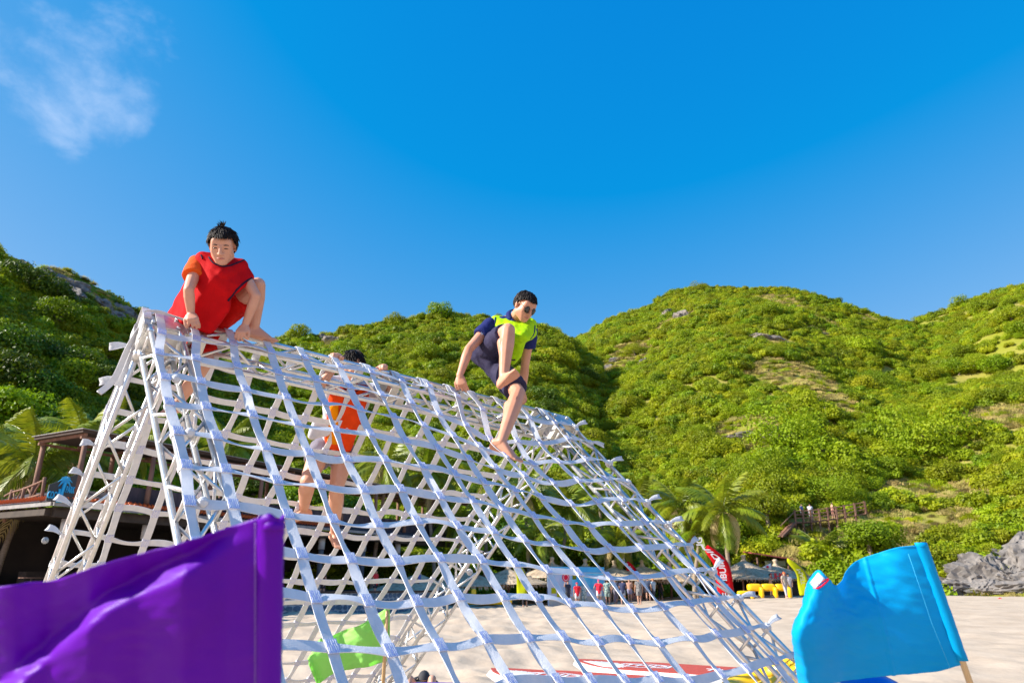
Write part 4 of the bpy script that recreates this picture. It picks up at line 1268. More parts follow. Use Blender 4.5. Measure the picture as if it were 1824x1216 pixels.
c = at(1826, 1036, 58); g = ground_h(c.x, c.y)
r = thing('buoy', 'red buoy marker cut by the right edge before the rocks', 'buoy', (c.x, c.y, min(g, c.z - .5)))
mb = MB(); mb.lathe(c, [(.05, -.45), (.38, -.3), (.5, .1), (.3, .4), (.05, .5)], 14); mb.build('float', mat('red_buoy', (.75, .01, .02), rough=.4), r, True)
mb = MB(); mb.tube([c, (c.x, c.y, min(g, c.z - .5))], .06, 8); mb.build('post', M['steel_dark'], r, True)
mb = MB(); mb.lathe(c + Vector((0, 0, .5)), [(.14, 0), (.14, .2), (.02, .22)], 10); mb.build('cap', M['white_vinyl'], r, True)
# ------------------------------------------------------------------ restaurant at the left, seen through the frame
M['dark_wood'] = mat('dark_wood', (.035, .024, .018), (.06, .042, .03), scale=3, rough=.8, bump=.3)
M['log'] = mat('brown_log', (.17, .085, .055), (.27, .145, .10), scale=4, rough=.85, bump=.5, stretch=(1, 1, .25))
M['slab'] = mat('grey_roof_edge', (.22, .21, .21), (.34, .32, .31), scale=3, rough=.85)
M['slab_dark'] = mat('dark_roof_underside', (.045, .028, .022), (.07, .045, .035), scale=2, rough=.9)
M['tile'] = mat('orange_clay_tile', (.55, .13, .045), (.70, .20, .07), scale=7, rough=.8)
M['old_thatch'] = mat('weathered_dark_thatch', (.03, .026, .038), (.085, .065, .075), scale=2.4, rough=.95, bump=.9, bscale=18, stretch=(1, 1, .35))
M['thatch'] = mat('straw_thatch', (.42, .31, .20), (.62, .48, .33), scale=5, rough=.95, bump=.9, bscale=40, stretch=(1, 1, .3))
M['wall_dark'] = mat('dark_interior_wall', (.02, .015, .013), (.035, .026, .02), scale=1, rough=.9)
M['col_white'] = mat('pale_column', (.42, .42, .42), (.52, .52, .50), scale=3, rough=.7)
M['col_dark'] = mat('grey_blue_column', (.05, .07, .10), (.08, .10, .13), scale=3, rough=.6)
M['mortar'] = mat('pale_mortar', (.28, .34, .40), (.36, .42, .46), scale=6, rough=.9)
M['stone_blue'] = mat('slate_blue_stone', (.05, .10, .16), (.10, .17, .24), scale=5, rough=.7, bump=.5, rand=.3)
M['sign_blue'] = mat('sign_cyan', (.01, .36, .68), rough=.4)
E1 = at(95, 893, 30.0)
def at_z(px, py, z):
    r = raydir(px, py); return CAM + r * ((z - CAM.z) / r.z)
E2 = at_z(820, 962, E1.z)
AL = Vector((E2.x - E1.x, E2.y - E1.y, 0)); LEN = AL.length; AL = AL / LEN
IN = Vector((-AL.y, AL.x, 0))
if IN.dot(Vector((-1, 1, 0))) < 0: IN = -IN
def onfac(px, py, inward=0.0):
    return hit_plane(px, py, E1 + IN * inward, IN)
def fp(a, i, z): return Vector((E1.x, E1.y, 0)) + AL * a + IN * i + Vector((0, 0, z))
ze = E1.z
G0 = .25
rest = thing('restaurant', 'long open fronted beach restaurant with orange tiled eave and dark interior', 'building', fp(0, 0, G0))
AX = (AL, IN, Z_)
def rbox(name, a0, a1, i0, i1, z0, z1, m, parent=None):
    mb = MB(); mb.box(fp((a0 + a1) / 2, (i0 + i1) / 2, (z0 + z1) / 2), ((a1 - a0) / 2, (i1 - i0) / 2, (z1 - z0) / 2), AX)
    return mb.build(name, m, parent or rest)
LL = LEN + 2
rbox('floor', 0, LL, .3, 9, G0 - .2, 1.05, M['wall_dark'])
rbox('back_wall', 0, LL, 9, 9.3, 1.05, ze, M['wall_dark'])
rbox('ceiling', .3, LL, .3, 9, ze - .28, ze - .18, M['dark_wood'])
rbox('front_beam', .3, LL, .25, .5, ze - .60, ze - .285, M['dark_wood'])
rbox('side_beam', .0, .25, .5, 9, ze - .55, ze - .285, M['dark_wood'])
# eave boards and gutter
mb = MB(); mb.box(fp(LL / 2, -.05, ze - .09), (LL / 2, .05, .08), AX); mb.build('eave_board', M['slab'], rest)
mb = MB(); mb.box(fp(-.02, 4.6, ze - .09), (.05, 4.55, .08), AX); mb.build('eave_board', M['slab'], rest)
# roof: slope rising inward
mb = MB()
for a0, a1, i0, i1, z0, z1 in ((0, LL, 0, 2.6, ze, ze + .95),):
    p = [fp(a0, i0 + .02, z0), fp(a1, i0 + .02, z0), fp(a1, i1, z1), fp(a0 + 2.3, i1, z1)]
    q = [x - Vector((0, 0, .12)) for x in p]
    mb.face(p); mb.face(q[::-1])
    for k in range(4): mb.face([p[k], q[k], q[(k + 1) % 4], p[(k + 1) % 4]])
mb.build('roof', M['old_thatch'], rest)
mb = MB(); p = [fp(0, 0.02, ze + .002), fp(2.3, 2.6, ze + .952), fp(2.3, 8.6, ze + .952), fp(0, 9.2, ze + .002)]; q = [x - Vector((0, 0, .12)) for x in p]
mb.face(p[::-1]); mb.face(q)
for k in range(4): mb.face([p[k], q[k], q[(k + 1) % 4], p[(k + 1) % 4]][::-1])
mb.build('roof', M['old_thatch'], rest)
# parapet of dark thatch seen above the tiles
rbox('parapet', 3.0, LL, .9, 1.1, ze + .25, ze + 1.15, M['old_thatch'])
_mb = MB(); rows = []
for x in (0, .16, .32):
    rows.append([Vector((math.cos(a) * (.085 - x * .04), -x, math.sin(a) * .085 + .045)) for a in [math.pi * k / 6 for k in range(7)]])
_mb.grid(rows); rows2 = [[p * .8 + Vector((0, -.01, 0)) for p in r] for r in rows]
TILE = _mb.mesh('tile', M['tile'], True)
nt = 0
a = .0
while a < LL and nt < 150:
    for rr_ in range(2):
        m4 = Matrix.Translation(fp(a + .1 * rr_, .10 + .26 * rr_, ze + .03 + .085 * rr_) - org(rest)) @ Matrix(((AL.x, IN.x, 0, 0), (AL.y, IN.y, 0, 0), (0, 0, 1, 0), (0, 0, 0, 1))) @ Matrix.Rotation(math.radians(-18 + random.uniform(-3, 3)), 4, 'X')
        put('tile', TILE, rest, m4 @ Matrix.Diagonal((1.15, 1, 1.1, 1))); nt += 1
    a += .235 if a < 22 else .30
i = .2
while i < 9:
    m4 = Matrix.Translation(fp(.10, i, ze + .05) - org(rest)) @ Matrix(((-IN.x, AL.x, 0, 0), (-IN.y, AL.y, 0, 0), (0, 0, 1, 0), (0, 0, 0, 1))) @ Matrix.Rotation(math.radians(-18), 4, 'X')
    if i < 4.6: put('tile', TILE, rest, m4)
    i += .235
# columns: pale capital, dark shaft, pale band
for a in (1.2, 5.2, 9.4, 13.6, 17.8, 22.0, 26.0):
    b = fp(a, .8, 1.05)
    mb = MB(); mb.tube([b, b + Z_ * (ze - .6 - 1.05)], .17, 14); p = mb.build('column', M['col_dark'], rest, True)
    mb = MB(); mb.tube([b + Z_ * (ze - 1.3 - 1.05), b + Z_ * (ze - .62 - 1.05)], .21, 14); mb.build('capital', M['col_white'], p, True)
    mb = MB(); mb.tube([b + Z_ * .02, b + Z_ * .55], .22, 14); mb.build('base', M['col_white'], p, True)
# round clock on the beam
c = onfac(80, 962, .22)
mb = MB(); mb.tube([c, c - IN * .04], .14, 18); p = mb.build('clock', M['col_white'], rest, True)
mb = MB(); mb.tube([c - IN * .045, c - IN * .045 + Z_ * .09], .01, 4); mb.build('hand', M['steel_dark'], p)
mb = MB(); mb.tube([c - IN * .045, c - IN * .045 + AL * .06 - Z_ * .02], .01, 4); mb.build('hand', M['steel_dark'], p)
# interior: counter, tables, potted plant
rbox('counter', 3, 9, 6.5, 7.2, 1.05, 2.1, M['dark_wood'])
for a in (2.4, 6.6, 11, 15, 19.4, 23.5):
    b = fp(a, 3 + (a * 7 % 3), 1.05)
    t = thing('dining_table', 'round dining table in the dark restaurant behind the climbing frame', 'table', b, 'tables in the restaurant')
    mb = MB(); mb.lathe(b + Z_ * .72, [(.02, 0), (.55, .0), (.55, .04), (.02, .04)], 18); mb.build('top', M['log'], t)
    mb = MB(); mb.tube([b, b + Z_ * .72], .05, 8); mb.build('leg', M['steel_dark'], t)
    mb = MB(); mb.lathe(b, [(.28, 0), (.28, .03), (.05, .05)], 12); mb.build('foot', M['steel_dark'], t)
for px, py, t in [(170, 990, 31), (152, 1000, 30.5)]:
    c = at(px, py, t); b = Vector((c.x, c.y, 1.05))
    r = thing('potted_plant', ['sunlit leafy plant in a pot inside the restaurant, the right one of two', 'sunlit leafy plant in a pot inside the restaurant, the left one of two'][px < 160], 'plant', b)
    mb = MB(); mb.lathe(b, [(.16, 0), (.22, .35), (.2, .37), (.02, .33)], 12); mb.build('pot', M['tile'], r, True)
    mb = MB()
    for k in range(26):
        a_ = k * 2.4; d = Vector((math.cos(a_) * .4, math.sin(a_) * .4, .5 + .5 * random.random())); s = d.cross(Z_).normalized() * .045
        o = b + Z_ * .34; mb.face([o - s * .3, o + d * .4 - s, o + d * .75, o + d * .4 + s])
    mb.build('leaves', M['leaf_dry'], r)
# upper deck: flat roof on log posts, railing, sign
RC = onfac(149, 763, .3)
a0 = (RC - E1).dot(AL); zr = RC.z
far = onfac(850, 884, .3); a1 = (far - E1).dot(AL)
perg = thing('pergola', 'flat dark pergola roof on brown log posts above the restaurant', 'pergola', fp(a0, 1, ze + .2))
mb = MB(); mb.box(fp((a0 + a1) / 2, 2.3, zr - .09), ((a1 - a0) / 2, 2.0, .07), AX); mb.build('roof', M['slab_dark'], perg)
mb = MB(); mb.box(fp((a0 + a1) / 2, 2.3, zr + .0), ((a1 - a0) / 2 + .08, 2.1, .015), AX); mb.build('roof_sheet', M['slab'], perg)
na = 0
while na * 1.9 < a1 - a0:
    mb = MB(); c = fp(a0 + .25 + na * 1.9, 2.3, zr - .235); mb.box(c, (.05, 1.9, .07), AX); mb.build('rafter', M['log'], perg); na += 1
for i in (.55, 4.0):
    mb = MB(); mb.box(fp((a0 + a1) / 2, i, zr - .37), ((a1 - a0) / 2 - .1, .06, .06), AX); mb.build('beam', M['log'], perg)
na = 0
while True:
    a = a0 + .35 + na * 3.6
    if a > a1: break
    for i in (.55, 4.0):
        b = fp(a, i, ze + .25)
        mb = MB(); mb.tube([b, b + Z_ * .9 + AL * .03, b + Z_ * (zr - .43 - b.z)], [.14, .125, .115], 10); mb.build('post', M['log'], perg, True)
    na += 1
rail = thing('railing', 'rough wooden railing with forked branches at the left end of the upper deck', 'railing', onfac(45, 905, -.0))
rp_ = [hit_plane(x, y, E1 + AL * -.4, AL) if False else at(x, y, t) for x, y, t in [(10, 918, 33), (22, 872, 33), (35, 905, 32.3), (44, 868, 32.3), (74, 895, 31), (80, 850, 31)]]
for k in (0, 2, 4):
    mb = MB(); mb.tube([rp_[k] - Z_ * .3, rp_[k + 1]], .075, 8); mb.build('post', M['log'], rail, True)
for f in (.9, .35):
    mb = MB(); mb.tube(catmull([rp_[0].lerp(rp_[1], f) + (rp_[0] - rp_[2]) * .5, rp_[0].lerp(rp_[1], f), rp_[2].lerp(rp_[3], f) + Z_ * .05, rp_[4].lerp(rp_[5], f)], 4), .05, 8); mb.build('rail', M['log'], rail, True)
for k in (0, 2):
    m_ = rp_[k].lerp(rp_[k + 1], .36).lerp(rp_[k + 2].lerp(rp_[k + 3], .36), .5)
    for q in (rp_[k].lerp(rp_[k + 1], .85).lerp(rp_[k + 2].lerp(rp_[k + 3], .85), .2), rp_[k].lerp(rp_[k + 1], .85).lerp(rp_[k + 2].lerp(rp_[k + 3], .85), .8)):
        mb = MB(); mb.tube([m_, m_.lerp(q, .5) + Z_ * .04, q], .035, 6); mb.build('branch', M['log'], rail, True)
# sign
sA, sB = onfac(82, 891, -.12), onfac(131, 884, -.12)
sg = thing('sign', 'black board sign with cyan COCO PARK letters and a palm emblem', 'sign', fp((sA - E1).dot(AL), .0, ze))
x_ = AL; W_ = (sB - sA).dot(AL)
o_ = sA
H0, H1 = (onfac(82, 862, -.12) - sA).z, (onfac(131, 843, -.12) - sA).z + .02
mb = MB(); f = [o_, o_ + AL * W_, o_ + AL * W_ + Z_ * H1, o_ + Z_ * H0]; bk = [p + IN * .06 for p in f]
mb.face(f); mb.face(bk[::-1])
for k in range(4): mb.face([f[k], bk[k], bk[(k + 1) % 4], f[(k + 1) % 4]])
mb.build('board', mat('sign_black', (.03, .035, .04), rough=.5), sg)
def word(txt, size, u, v, sx=1.0):
    me = text_mesh(txt, size, .02); me.materials.append(M['sign_blue'])
    o = o_ + AL * u + Z_ * v - IN * .03
    put('lettering', me, sg, frame_matrix(o - org(sg), AL, Z_) @ Matrix.Diagonal((sx, 1, 1, 1)))
hgt = H0
word('COCO', hgt * .62, W_ * .22, hgt * .36, .40)
word('PARK', hgt * .58, W_ * .80, hgt * .80, .40)
mb = MB()
def pl(u, v): return o_ + AL * (W_ * u) + Z_ * (hgt * v) - IN * .04
mb.tube(catmull([pl(.49, .05), pl(.50, .5), pl(.53, .9), pl(.56, 1.25)], 4), .075, 6); mb.build('palm_emblem_trunk', M['sign_blue'], sg)
for k in range(7):
    a_ = -.5 + k * .7; c = pl(.56, 1.25)
    mb = MB(); e = c + (AL * math.cos(a_) + Z_ * math.sin(a_)) * .32; m_ = c.lerp(e, .5) + Z_ * .10
    sdv = (e - c).cross(IN).normalized() * .05
    fr_ = [c, m_ + sdv, e - Z_ * .05, m_ - sdv]; bk = [p + IN * .03 for p in fr_]
    mb.face(fr_); mb.face(bk[::-1])
    for q in range(4): mb.face([fr_[q], bk[q], bk[(q + 1) % 4], fr_[(q + 1) % 4]])
    mb.build('palm_emblem_leaf', M['sign_blue'], sg)
mb = MB(); mb.tube(catmull([pl(.42, .02), pl(.42, .4), pl(.40, .8)], 4), .05, 6); mb.build('palm_emblem_trunk', M['sign_blue'], sg)
mb = MB(); mb.tube([pl(.36, .03), pl(.48, .05), pl(.58, .03)], .06, 6); mb.build('palm_emblem_ground', M['sign_blue'], sg)
# terrace wall of irregular slate blue stones
wA, wB = at(440, 1100, 32.5), at(800, 1092, 39)
wA.z = wB.z = 0
wd = (wB - wA); WL = wd.length; wd = wd / WL; wi = Vector((-wd.y, wd.x, 0))
g0 = sand_h(wA.x, wA.y) - .1; ztop = at(560, 1057, 33.5).z
tw_ = thing('terrace_wall', 'low terrace wall of irregular slate blue stones with pale joints', 'wall', (wA.x, wA.y, g0))
mb = MB(); mb.box(wA + wd * (WL / 2) + wi * .2 + Z_ * ((g0 + ztop) / 2), (WL / 2, .18, (ztop - g0) / 2), (wd, wi, Z_)); mb.build('core', M['mortar'], tw_)
mb = MB(); mb.box(wA + wd * (WL / 2) + wi * .2 + Z_ * (ztop + .05), (WL / 2 + .05, .26, .05), (wd, wi, Z_)); mb.build('coping', M['slab_dark'], tw_)
rw = random.Random(8)
cells = []
rows_ = 4; hh = (ztop - g0) / rows_
for ri in range(rows_):
    x = -rw.random() * .2
    while x < WL:
        w_ = rw.uniform(.22, .5); cells.append((max(x, 0), min(x + w_, WL), g0 + ri * hh, g0 + (ri + 1) * hh)); x += w_
for x0, x1, z0, z1 in cells[:300]:
    if x1 - x0 < .08: continue
    cx, cz_ = (x0 + x1) / 2, (z0 + z1) / 2; n = rw.choice((5, 6, 7)); pts = []
    for k in range(n):
        a_ = 2 * math.pi * (k + rw.uniform(-.25, .25)) / n
        pts.append((cx + math.cos(a_) * ((x1 - x0) / 2 - .012) * rw.uniform(.95, 1.25), cz_ + math.sin(a_) * ((z1 - z0) / 2 - .012) * rw.uniform(.95, 1.2)))
    mb = MB(); f = [wA + wd * min(max(u, .01), WL) + wi * (.012 - rw.uniform(.015, .035)) + Z_ * min(max(v, g0), ztop) for u, v in pts]; bk = [p + wi * .06 for p in f]
    mb.face(f); mb.face(bk[::-1])
    for k in range(n): mb.face([f[k], bk[k], bk[(k + 1) % n], f[(k + 1) % n]])
    mb.build('stone', M['stone_blue'], tw_)
# ------------------------------------------------------------------ thatched parasols and huts
def thatch_roof(r, c, rad, h, seed, name='thatch', square=False):
    rnd = random.Random(seed); mb = MB(); N_s = 26
    rows = []
    for k, (f, z) in enumerate([(0.03, 1), (.10, .93), (.3, .68), (.6, .36), (.85, .12), (1.0, 0), (1.04, -.10)]):
        rows.append([c + Vector((math.cos(a) * rad * f * (1 + .03 * rnd.random()), math.sin(a) * rad * f * (1 + .03 * rnd.random()), h * z + .03 * rnd.random())) for a in [2 * math.pi * q / N_s for q in range(N_s)]])
    mb.grid(rows, 0, True); n = len(mb.v); mb.f.append(tuple(range(N_s))); mb.m.append(0)
    for i in range(len(mb.f)): mb.f[i] = mb.f[i][::-1]
    # straw fringe
    for k in range(150):
        a = 2 * math.pi * k / 150 + rnd.uniform(-.03, .03); p = c + Vector((math.cos(a) * rad * 1.0, math.sin(a) * rad * 1.0, .02)); t = Vector((-math.sin(a), math.cos(a), 0)) * .06
        e = p + Vector((math.cos(a) * .12, math.sin(a) * .12, -rnd.uniform(.16, .34)))
        mb.face([p - t, p + t, e + t * .3, e - t * .3])
    for k in range(170):
        a = rnd.random() * 6.28; f = rnd.uniform(.15, .95); d = Vector((math.cos(a), math.sin(a), 0))
        p = c + d * rad * f + Z_ * (h * (1 - f) * .98 + .03); e = p + d * .34 * rad * .5 + Z_ * (-h * .34 * .5 + rnd.uniform(.01, .06)); t = d.cross(Z_) * .04
        mb.face([p - t, p + t, e + t * .5, e - t * .5])
    mb.build(name, M['thatch'], r)
    mb = MB(); mb.lathe(c + Z_ * (h * .90), [(.30, 0), (.20, .18), (.13, .3), (.17, .42), (.20, .55), (.12, .60), (.02, .62)], 12); mb.build('top_knot', M['thatch'], r, True)
def parasol(px, py_top, t, rad, label, seed, h=.95):
    c = at(px, py_top, t); g = ground_h(c.x, c.y)
    r = thing('thatched_parasol', label, 'parasol', (c.x, c.y, g), 'thatched parasols along the beach')
    hz = c.z - .62 - h * .9
    mb = MB(); mb.tube([(c.x, c.y, g - .1), (c.x + .03, c.y, g + 1.2), (c.x, c.y, hz + .1 + h * .5)], [.10, .095, .08], 9); mb.build('post', M['log'], r, True)
    for k in range(6):
        a = k * math.pi / 3; mb = MB(); mb.tube([(c.x, c.y, hz + h * .72), (c.x + math.cos(a) * rad * .9, c.y + math.sin(a) * rad * .9, hz + h * .06)], .03, 5); mb.build('rafter', M['log'], r)
    thatch_roof(r, Vector((c.x, c.y, hz)), rad, h, seed)
for i, (px, py, t, rad, lb) in enumerate([(745, 1008, 46, 2.6, 'thatched parasol farthest left, behind the far back leg'), (832, 1003, 49, 2.5, 'thatched parasol left of the first yellow feather banner'), (905, 1000, 50, 2.5, 'thatched parasol just left of the blue backdrop'),
                                          (983, 991, 53, 2.6, 'thatched parasol rising behind the blue backdrop'), (1042, 994, 54, 2.5, 'thatched parasol over the right edge of the backdrop'), (1094, 997, 55, 2.6, 'thatched parasol behind the middle of the crowd'),
                                          (1143, 996, 56, 2.6, 'thatched parasol with a light straw knob left of the leg foot'), (1192, 1000, 56, 2.4, 'thatched parasol behind the foot of the far front leg'), (1462, 1020, 60, 2.3, 'thatched parasol half hidden behind the tip of the blue flag')]):
    parasol(px, py, t, rad * 1.22, lb, i + 3)
# bar hut at the right with a thatched roof and red letters
c = at(1325, 1003, 57); g = ground_h(c.x, c.y)
r = hut = thing('beach_bar', 'thatched beach bar with dark open counter and red letters on its roof edge', 'bar', (c.x, c.y, g))
zb = at(1325, 1029, 57).z
for dx, rad in ((0, 3.4), (2.4, 3.1)):
    thatch_roof(r, Vector((c.x + dx * 1.2, c.y + .3 * dx, zb)), rad * .98, 1.35 if dx == 0 else 1.0, 31 + int(dx), 'thatch')
for dx, dy in ((-3, -2.2), (-1, -2.4), (1.6, -2.4), (4.6, -2.2), (-3, 2), (4.6, 2)):
    mb = MB(); mb.tube([(c.x + dx, c.y + dy, g), (c.x + dx, c.y + dy, zb + .12)], .07, 8); mb.build('post', M['log'], r, True)
mb = MB(); mb.box((c.x + .8, c.y + 2.3, (g + zb) / 2), (4.0, .06, (zb - g) / 2)); mb.build('back_wall', M['wall_dark'], r)
mb = MB(); mb.box((c.x + 2.6, c.y - .9, g + .55), (1.9, .3, .55)); mb.build('counter', M['dark_wood'], r)
mb = MB(); mb.box((c.x + 2.6, c.y - .95, g + 1.13), (2.0, .4, .03)); mb.build('counter_top', M['log'], r)
for k in range(9):
    b = Vector((c.x + 1.2 + k * .32, c.y + 2.1, g + 1.5 + .35 * (k % 2)))
    mb = MB(); mb.lathe(b, [(.05, 0), (.05, .18), (.02, .25), (.02, .32)], 8); mb.build('bottle', [M['col_dark'], M['leaf_dark'], M['tile']][k % 3], r, True)
mb = MB(); mb.box((c.x + .8, c.y + 2.15, g + 1.47), (3.6, .12, .02)); mb.build('shelf', M['log'], r)
for i, ch in enumerate('UHO'):
    me = text_mesh(ch, .62, .03); me.materials.append(mat('red_letter', (.55, .02, .03), rough=.5))
    o = at(1377 + i * 9, 1026, 53.6)
    put('letter', me, r, frame_matrix(o - org(r), Vector((1, .05, 0)), Z_))
mb = MB(); mb.box(at(1386, 1033, 53.7), (1.1, .03, .03)); mb.build('letter_rail', M['steel_dark'], r)
# small kiosk with a red roof behind it
c = at(1362, 988, 62); zr_ = c.z; g = ground_h(c.x, c.y)
r = thing('kiosk', 'small dark wooden kiosk with a dull red roof above the beach bar', 'kiosk', (c.x, c.y, g))
mb = MB(); p = [Vector((c.x - 1.4, c.y - 1.4, zr_ + .15)), Vector((c.x + 2.0, c.y - 1.4, zr_ - .35)), Vector((c.x + 2.0, c.y + 1.6, zr_ - .1)), Vector((c.x - 1.4, c.y + 1.6, zr_ + .4))]; q = [x - Z_ * .1 for x in p]
mb.face(p); mb.face(q[::-1])
for k in range(4): mb.face([p[k], q[k], q[(k + 1) % 4], p[(k + 1) % 4]])
mb.build('roof', mat('dull_red_roof', (.26, .05, .045), (.34, .08, .06), scale=4, rough=.8), r)
for dx, dy in ((-1.1, -1.1), (1.6, -1.1), (-1.1, 1.2), (1.6, 1.2)):
    mb = MB(); mb.tube([(c.x + dx, c.y + dy, g), (c.x + dx, c.y + dy, zr_ - .25)], .08, 8); mb.build('post', M['log'], r, True)
mb = MB(); mb.box((c.x + .25, c.y + .1, zr_ - 2.0), (1.3, 1.15, .08)); mb.build('floor', M['dark_wood'], r)
mb = MB(); mb.box((c.x + .25, c.y + 1.1, zr_ - 1.2), (1.3, .05, .8)); mb.build('back_wall', M['wall_dark'], r)
mb = MB(); mb.box((c.x + .5, c.y - 1.0, zr_ - .75), (.9, .04, .22)); mb.build('signboard', mat('olive_board', (.22, .21, .10), rough=.7), r)
mb = MB(); mb.box((c.x + .25, c.y - 1.12, zr_ - 1.55), (1.3, .04, .35)); mb.build('rail_panel', M['dark_wood'], r)
# small white pennant by the bar
c = at(1368, 1009, 56)
r = thing('pennant', 'tiny white pennant with a red mark above the bar roof', 'flag', c - Z_ * 1.0)
mb = MB(); mb.tube([c - Z_ * 1.0 + Vector((.3, 0, 0)), c + Vector((.3, 0, .35))], .02, 6); mb.build('pole', M['steel_dark'], r)
add_cloth('cloth', [[c + Vector((.28 - .8 * u, .05 * math.sin(u * 6), .30 - .35 * u - (1 - u) * .55 * v)) for u in (0, .25, .5, .75, 1)] for v in (0, .5, 1)], M['white_vinyl'], r)
mb = MB(); mb.box(c + Vector((-.05, -.06, .0)), (.09, .01, .09)); mb.build('mark', M['print_red'], r)
# ------------------------------------------------------------------ feather banners
def feather(px0, py_top, px1, py_bot, t, colr, label, txt, wpx=20, tcol=None):
    """px0: top tip, px1: foot; curved blade held by a pole along its right edge"""
    k = t / F
    top = at(px0, py_top, t); bot = at(px1, py_bot, t); g = ground_h(bot.x, bot.y)
    H = top.z - bot.z; W = wpx * k
    r = thing('feather_banner', label, 'banner', (bot.x + W * .5, bot.y, min(g, bot.z)), 'feather banners on the beach')
    def edge(v):            # v 0 bottom .. 1 top ; right edge (pole)
        x = bot.x + W * .5 + (top.x - bot.x - W * .5 + .02) * (max(0, v - .45) / .55) ** 2.2 + (v * (top.x - bot.x) * .15) * (1 - v)
        return Vector((x, bot.y, bot.z + H * v))
    pole_pts = [Vector((bot.x + W * .5, bot.y, min(g, bot.z) - .3))] + [edge(v / 14) for v in range(15)]
    mb = MB(); mb.tube(pole_pts, [.03] * 3 + [.025] * 7 + [.016] * 6, 7); mb.build('pole', M['steel_dark'], r, True)
    rows = []
    for i in range(25):
        v = i / 24; e = edge(v)
        w = W * (1 if v < .55 else max(.04, 1 - ((v - .55) / .45) ** 4.5))
        rows.append([e + Vector((-w * u, -.02 - .05 * math.sin(u * 3 + v * 7), 0)) for u in (0, .25, .5, .75, 1)])
    add_cloth('blade', rows, colr, r, .006)
    if txt:
        me = text_mesh(txt, W * .56, .004); me.materials.append(tcol or M['print_white'])
        for v in me.vertices:
            # the word runs up the blade and follows its bend
            L_ = len(txt) * W * .40
            vv = .50 + v.co.x / H * .98; e = edge(min(max(vv, 0), 1))
            p = e + Vector((-W * .52 - v.co.y, -.085 - v.co.z * .2, 0)); p.z = bot.z + H * vv
            v.co = p - org(r)
        put('lettering', me, r)
    return r
M['banner_red'] = cloth('banner_red', (.72, .008, .015), .2); M['banner_lime'] = cloth('banner_lime', (.55, .60, .01), .2)
feather(1268, 969, 1293, 1058, 44, M['banner_red'], 'tall red feather banner reading TEAMBUILDING beside the far leg', 'TEAMBUILDING', 29)
feather(1122, 998, 1134, 1066, 54, M['banner_red'], 'red feather banner rising behind the crowd', 'TEAMBUILDING', 19)
feather(913, 992, 930, 1066, 44, M['banner_lime'], 'yellow green feather banner left of the blue backdrop', None, 18)
feather(1411, 993, 1434, 1060, 46, M['banner_lime'], 'yellow green feather banner beside the tip of the blue flag', 'TEAM', 19, mat('grey_print', (.45, .47, .25), rough=.7))
# ------------------------------------------------------------------ printed backdrop
A_, B_ = at(976, 1083, 47), at(1079, 1081, 49); ztop_ = at(976, 1008, 47).z
bd = (B_ - A_); bd.z = 0; BW = bd.length; bd = bd / BW; bn = Vector((bd.y, -bd.x, 0))
g = min(A_.z, ground_h(A_.x, A_.y))
r = thing('backdrop', 'pale blue printed event backdrop with a red seal standing on the beach', 'backdrop', (A_.x, A_.y, g))
HB_ = ztop_ - A_.z
def bp_(u, v, o=.0): return Vector((A_.x, A_.y, A_.z)) + bd * (BW * u) + Z_ * (HB_ * v) + bn * o
def panel(name, u0, u1, v0, v1, m, o, th=.02):
    mb = MB(); mb.box(bp_((u0 + u1) / 2, (v0 + v1) / 2, o), (BW * (u1 - u0) / 2, th / 2, HB_ * (v1 - v0) / 2), (bd, bn, Z_)); return mb.build(name, m, r)
panel('sheet', 0, 1, 0, .86, mat('backdrop_print', (.30, .52, .72), (.62, .60, .78), scale=.7, rough=.6, detail=1), .0)
panel('header', 0, 1, .865, 1, mat('backdrop_blue', (.03, .34, .72), (.06, .45, .80), scale=1, rough=.6), .0)
panel('sky_print', .42, .98, .45, .84, mat('print_sky', (.02, .40, .75), (.15, .60, .85), scale=2, rough=.6), .018, .006)
panel('sand_print', .02, .98, .02, .28, mat('print_sand', (.42, .45, .45), (.55, .52, .40), scale=1, rough=.6), .018, .006)
for u, v, m, s in ((.10, .42, 'banner_lime', .07), (.18, .32, 'banner_lime', .05), (.46, .75, 'leaf_bright', .06), (.86, .50, 'banner_lime', .04)):
    panel('print_block', u - s * .6, u + s * .6, v - s, v + s, M[m], .026, .004)
mb = MB(); mb.tube([bp_(.31, .74, .022), bp_(.31, .74, .03)], .30, 20); s_ = mb.build('seal', M['print_red'], r)
mb = MB(); mb.tube([bp_(.31, .74, .031), bp_(.31, .74, .035)], .22, 20); mb.build('seal_ring', M['print_white'], s_)
mb = MB(); mb.tube([bp_(.31, .74, .036), bp_(.31, .74, .04)], .18, 20); mb.build('seal_centre', M['print_red'], s_)
for u in (0, 1):
    mb = MB(); mb.tube([bp_(u, -.05, -.05), bp_(u, 1.0, -.05)], .035, 8); mb.build('post', M['steel_dark'], r)
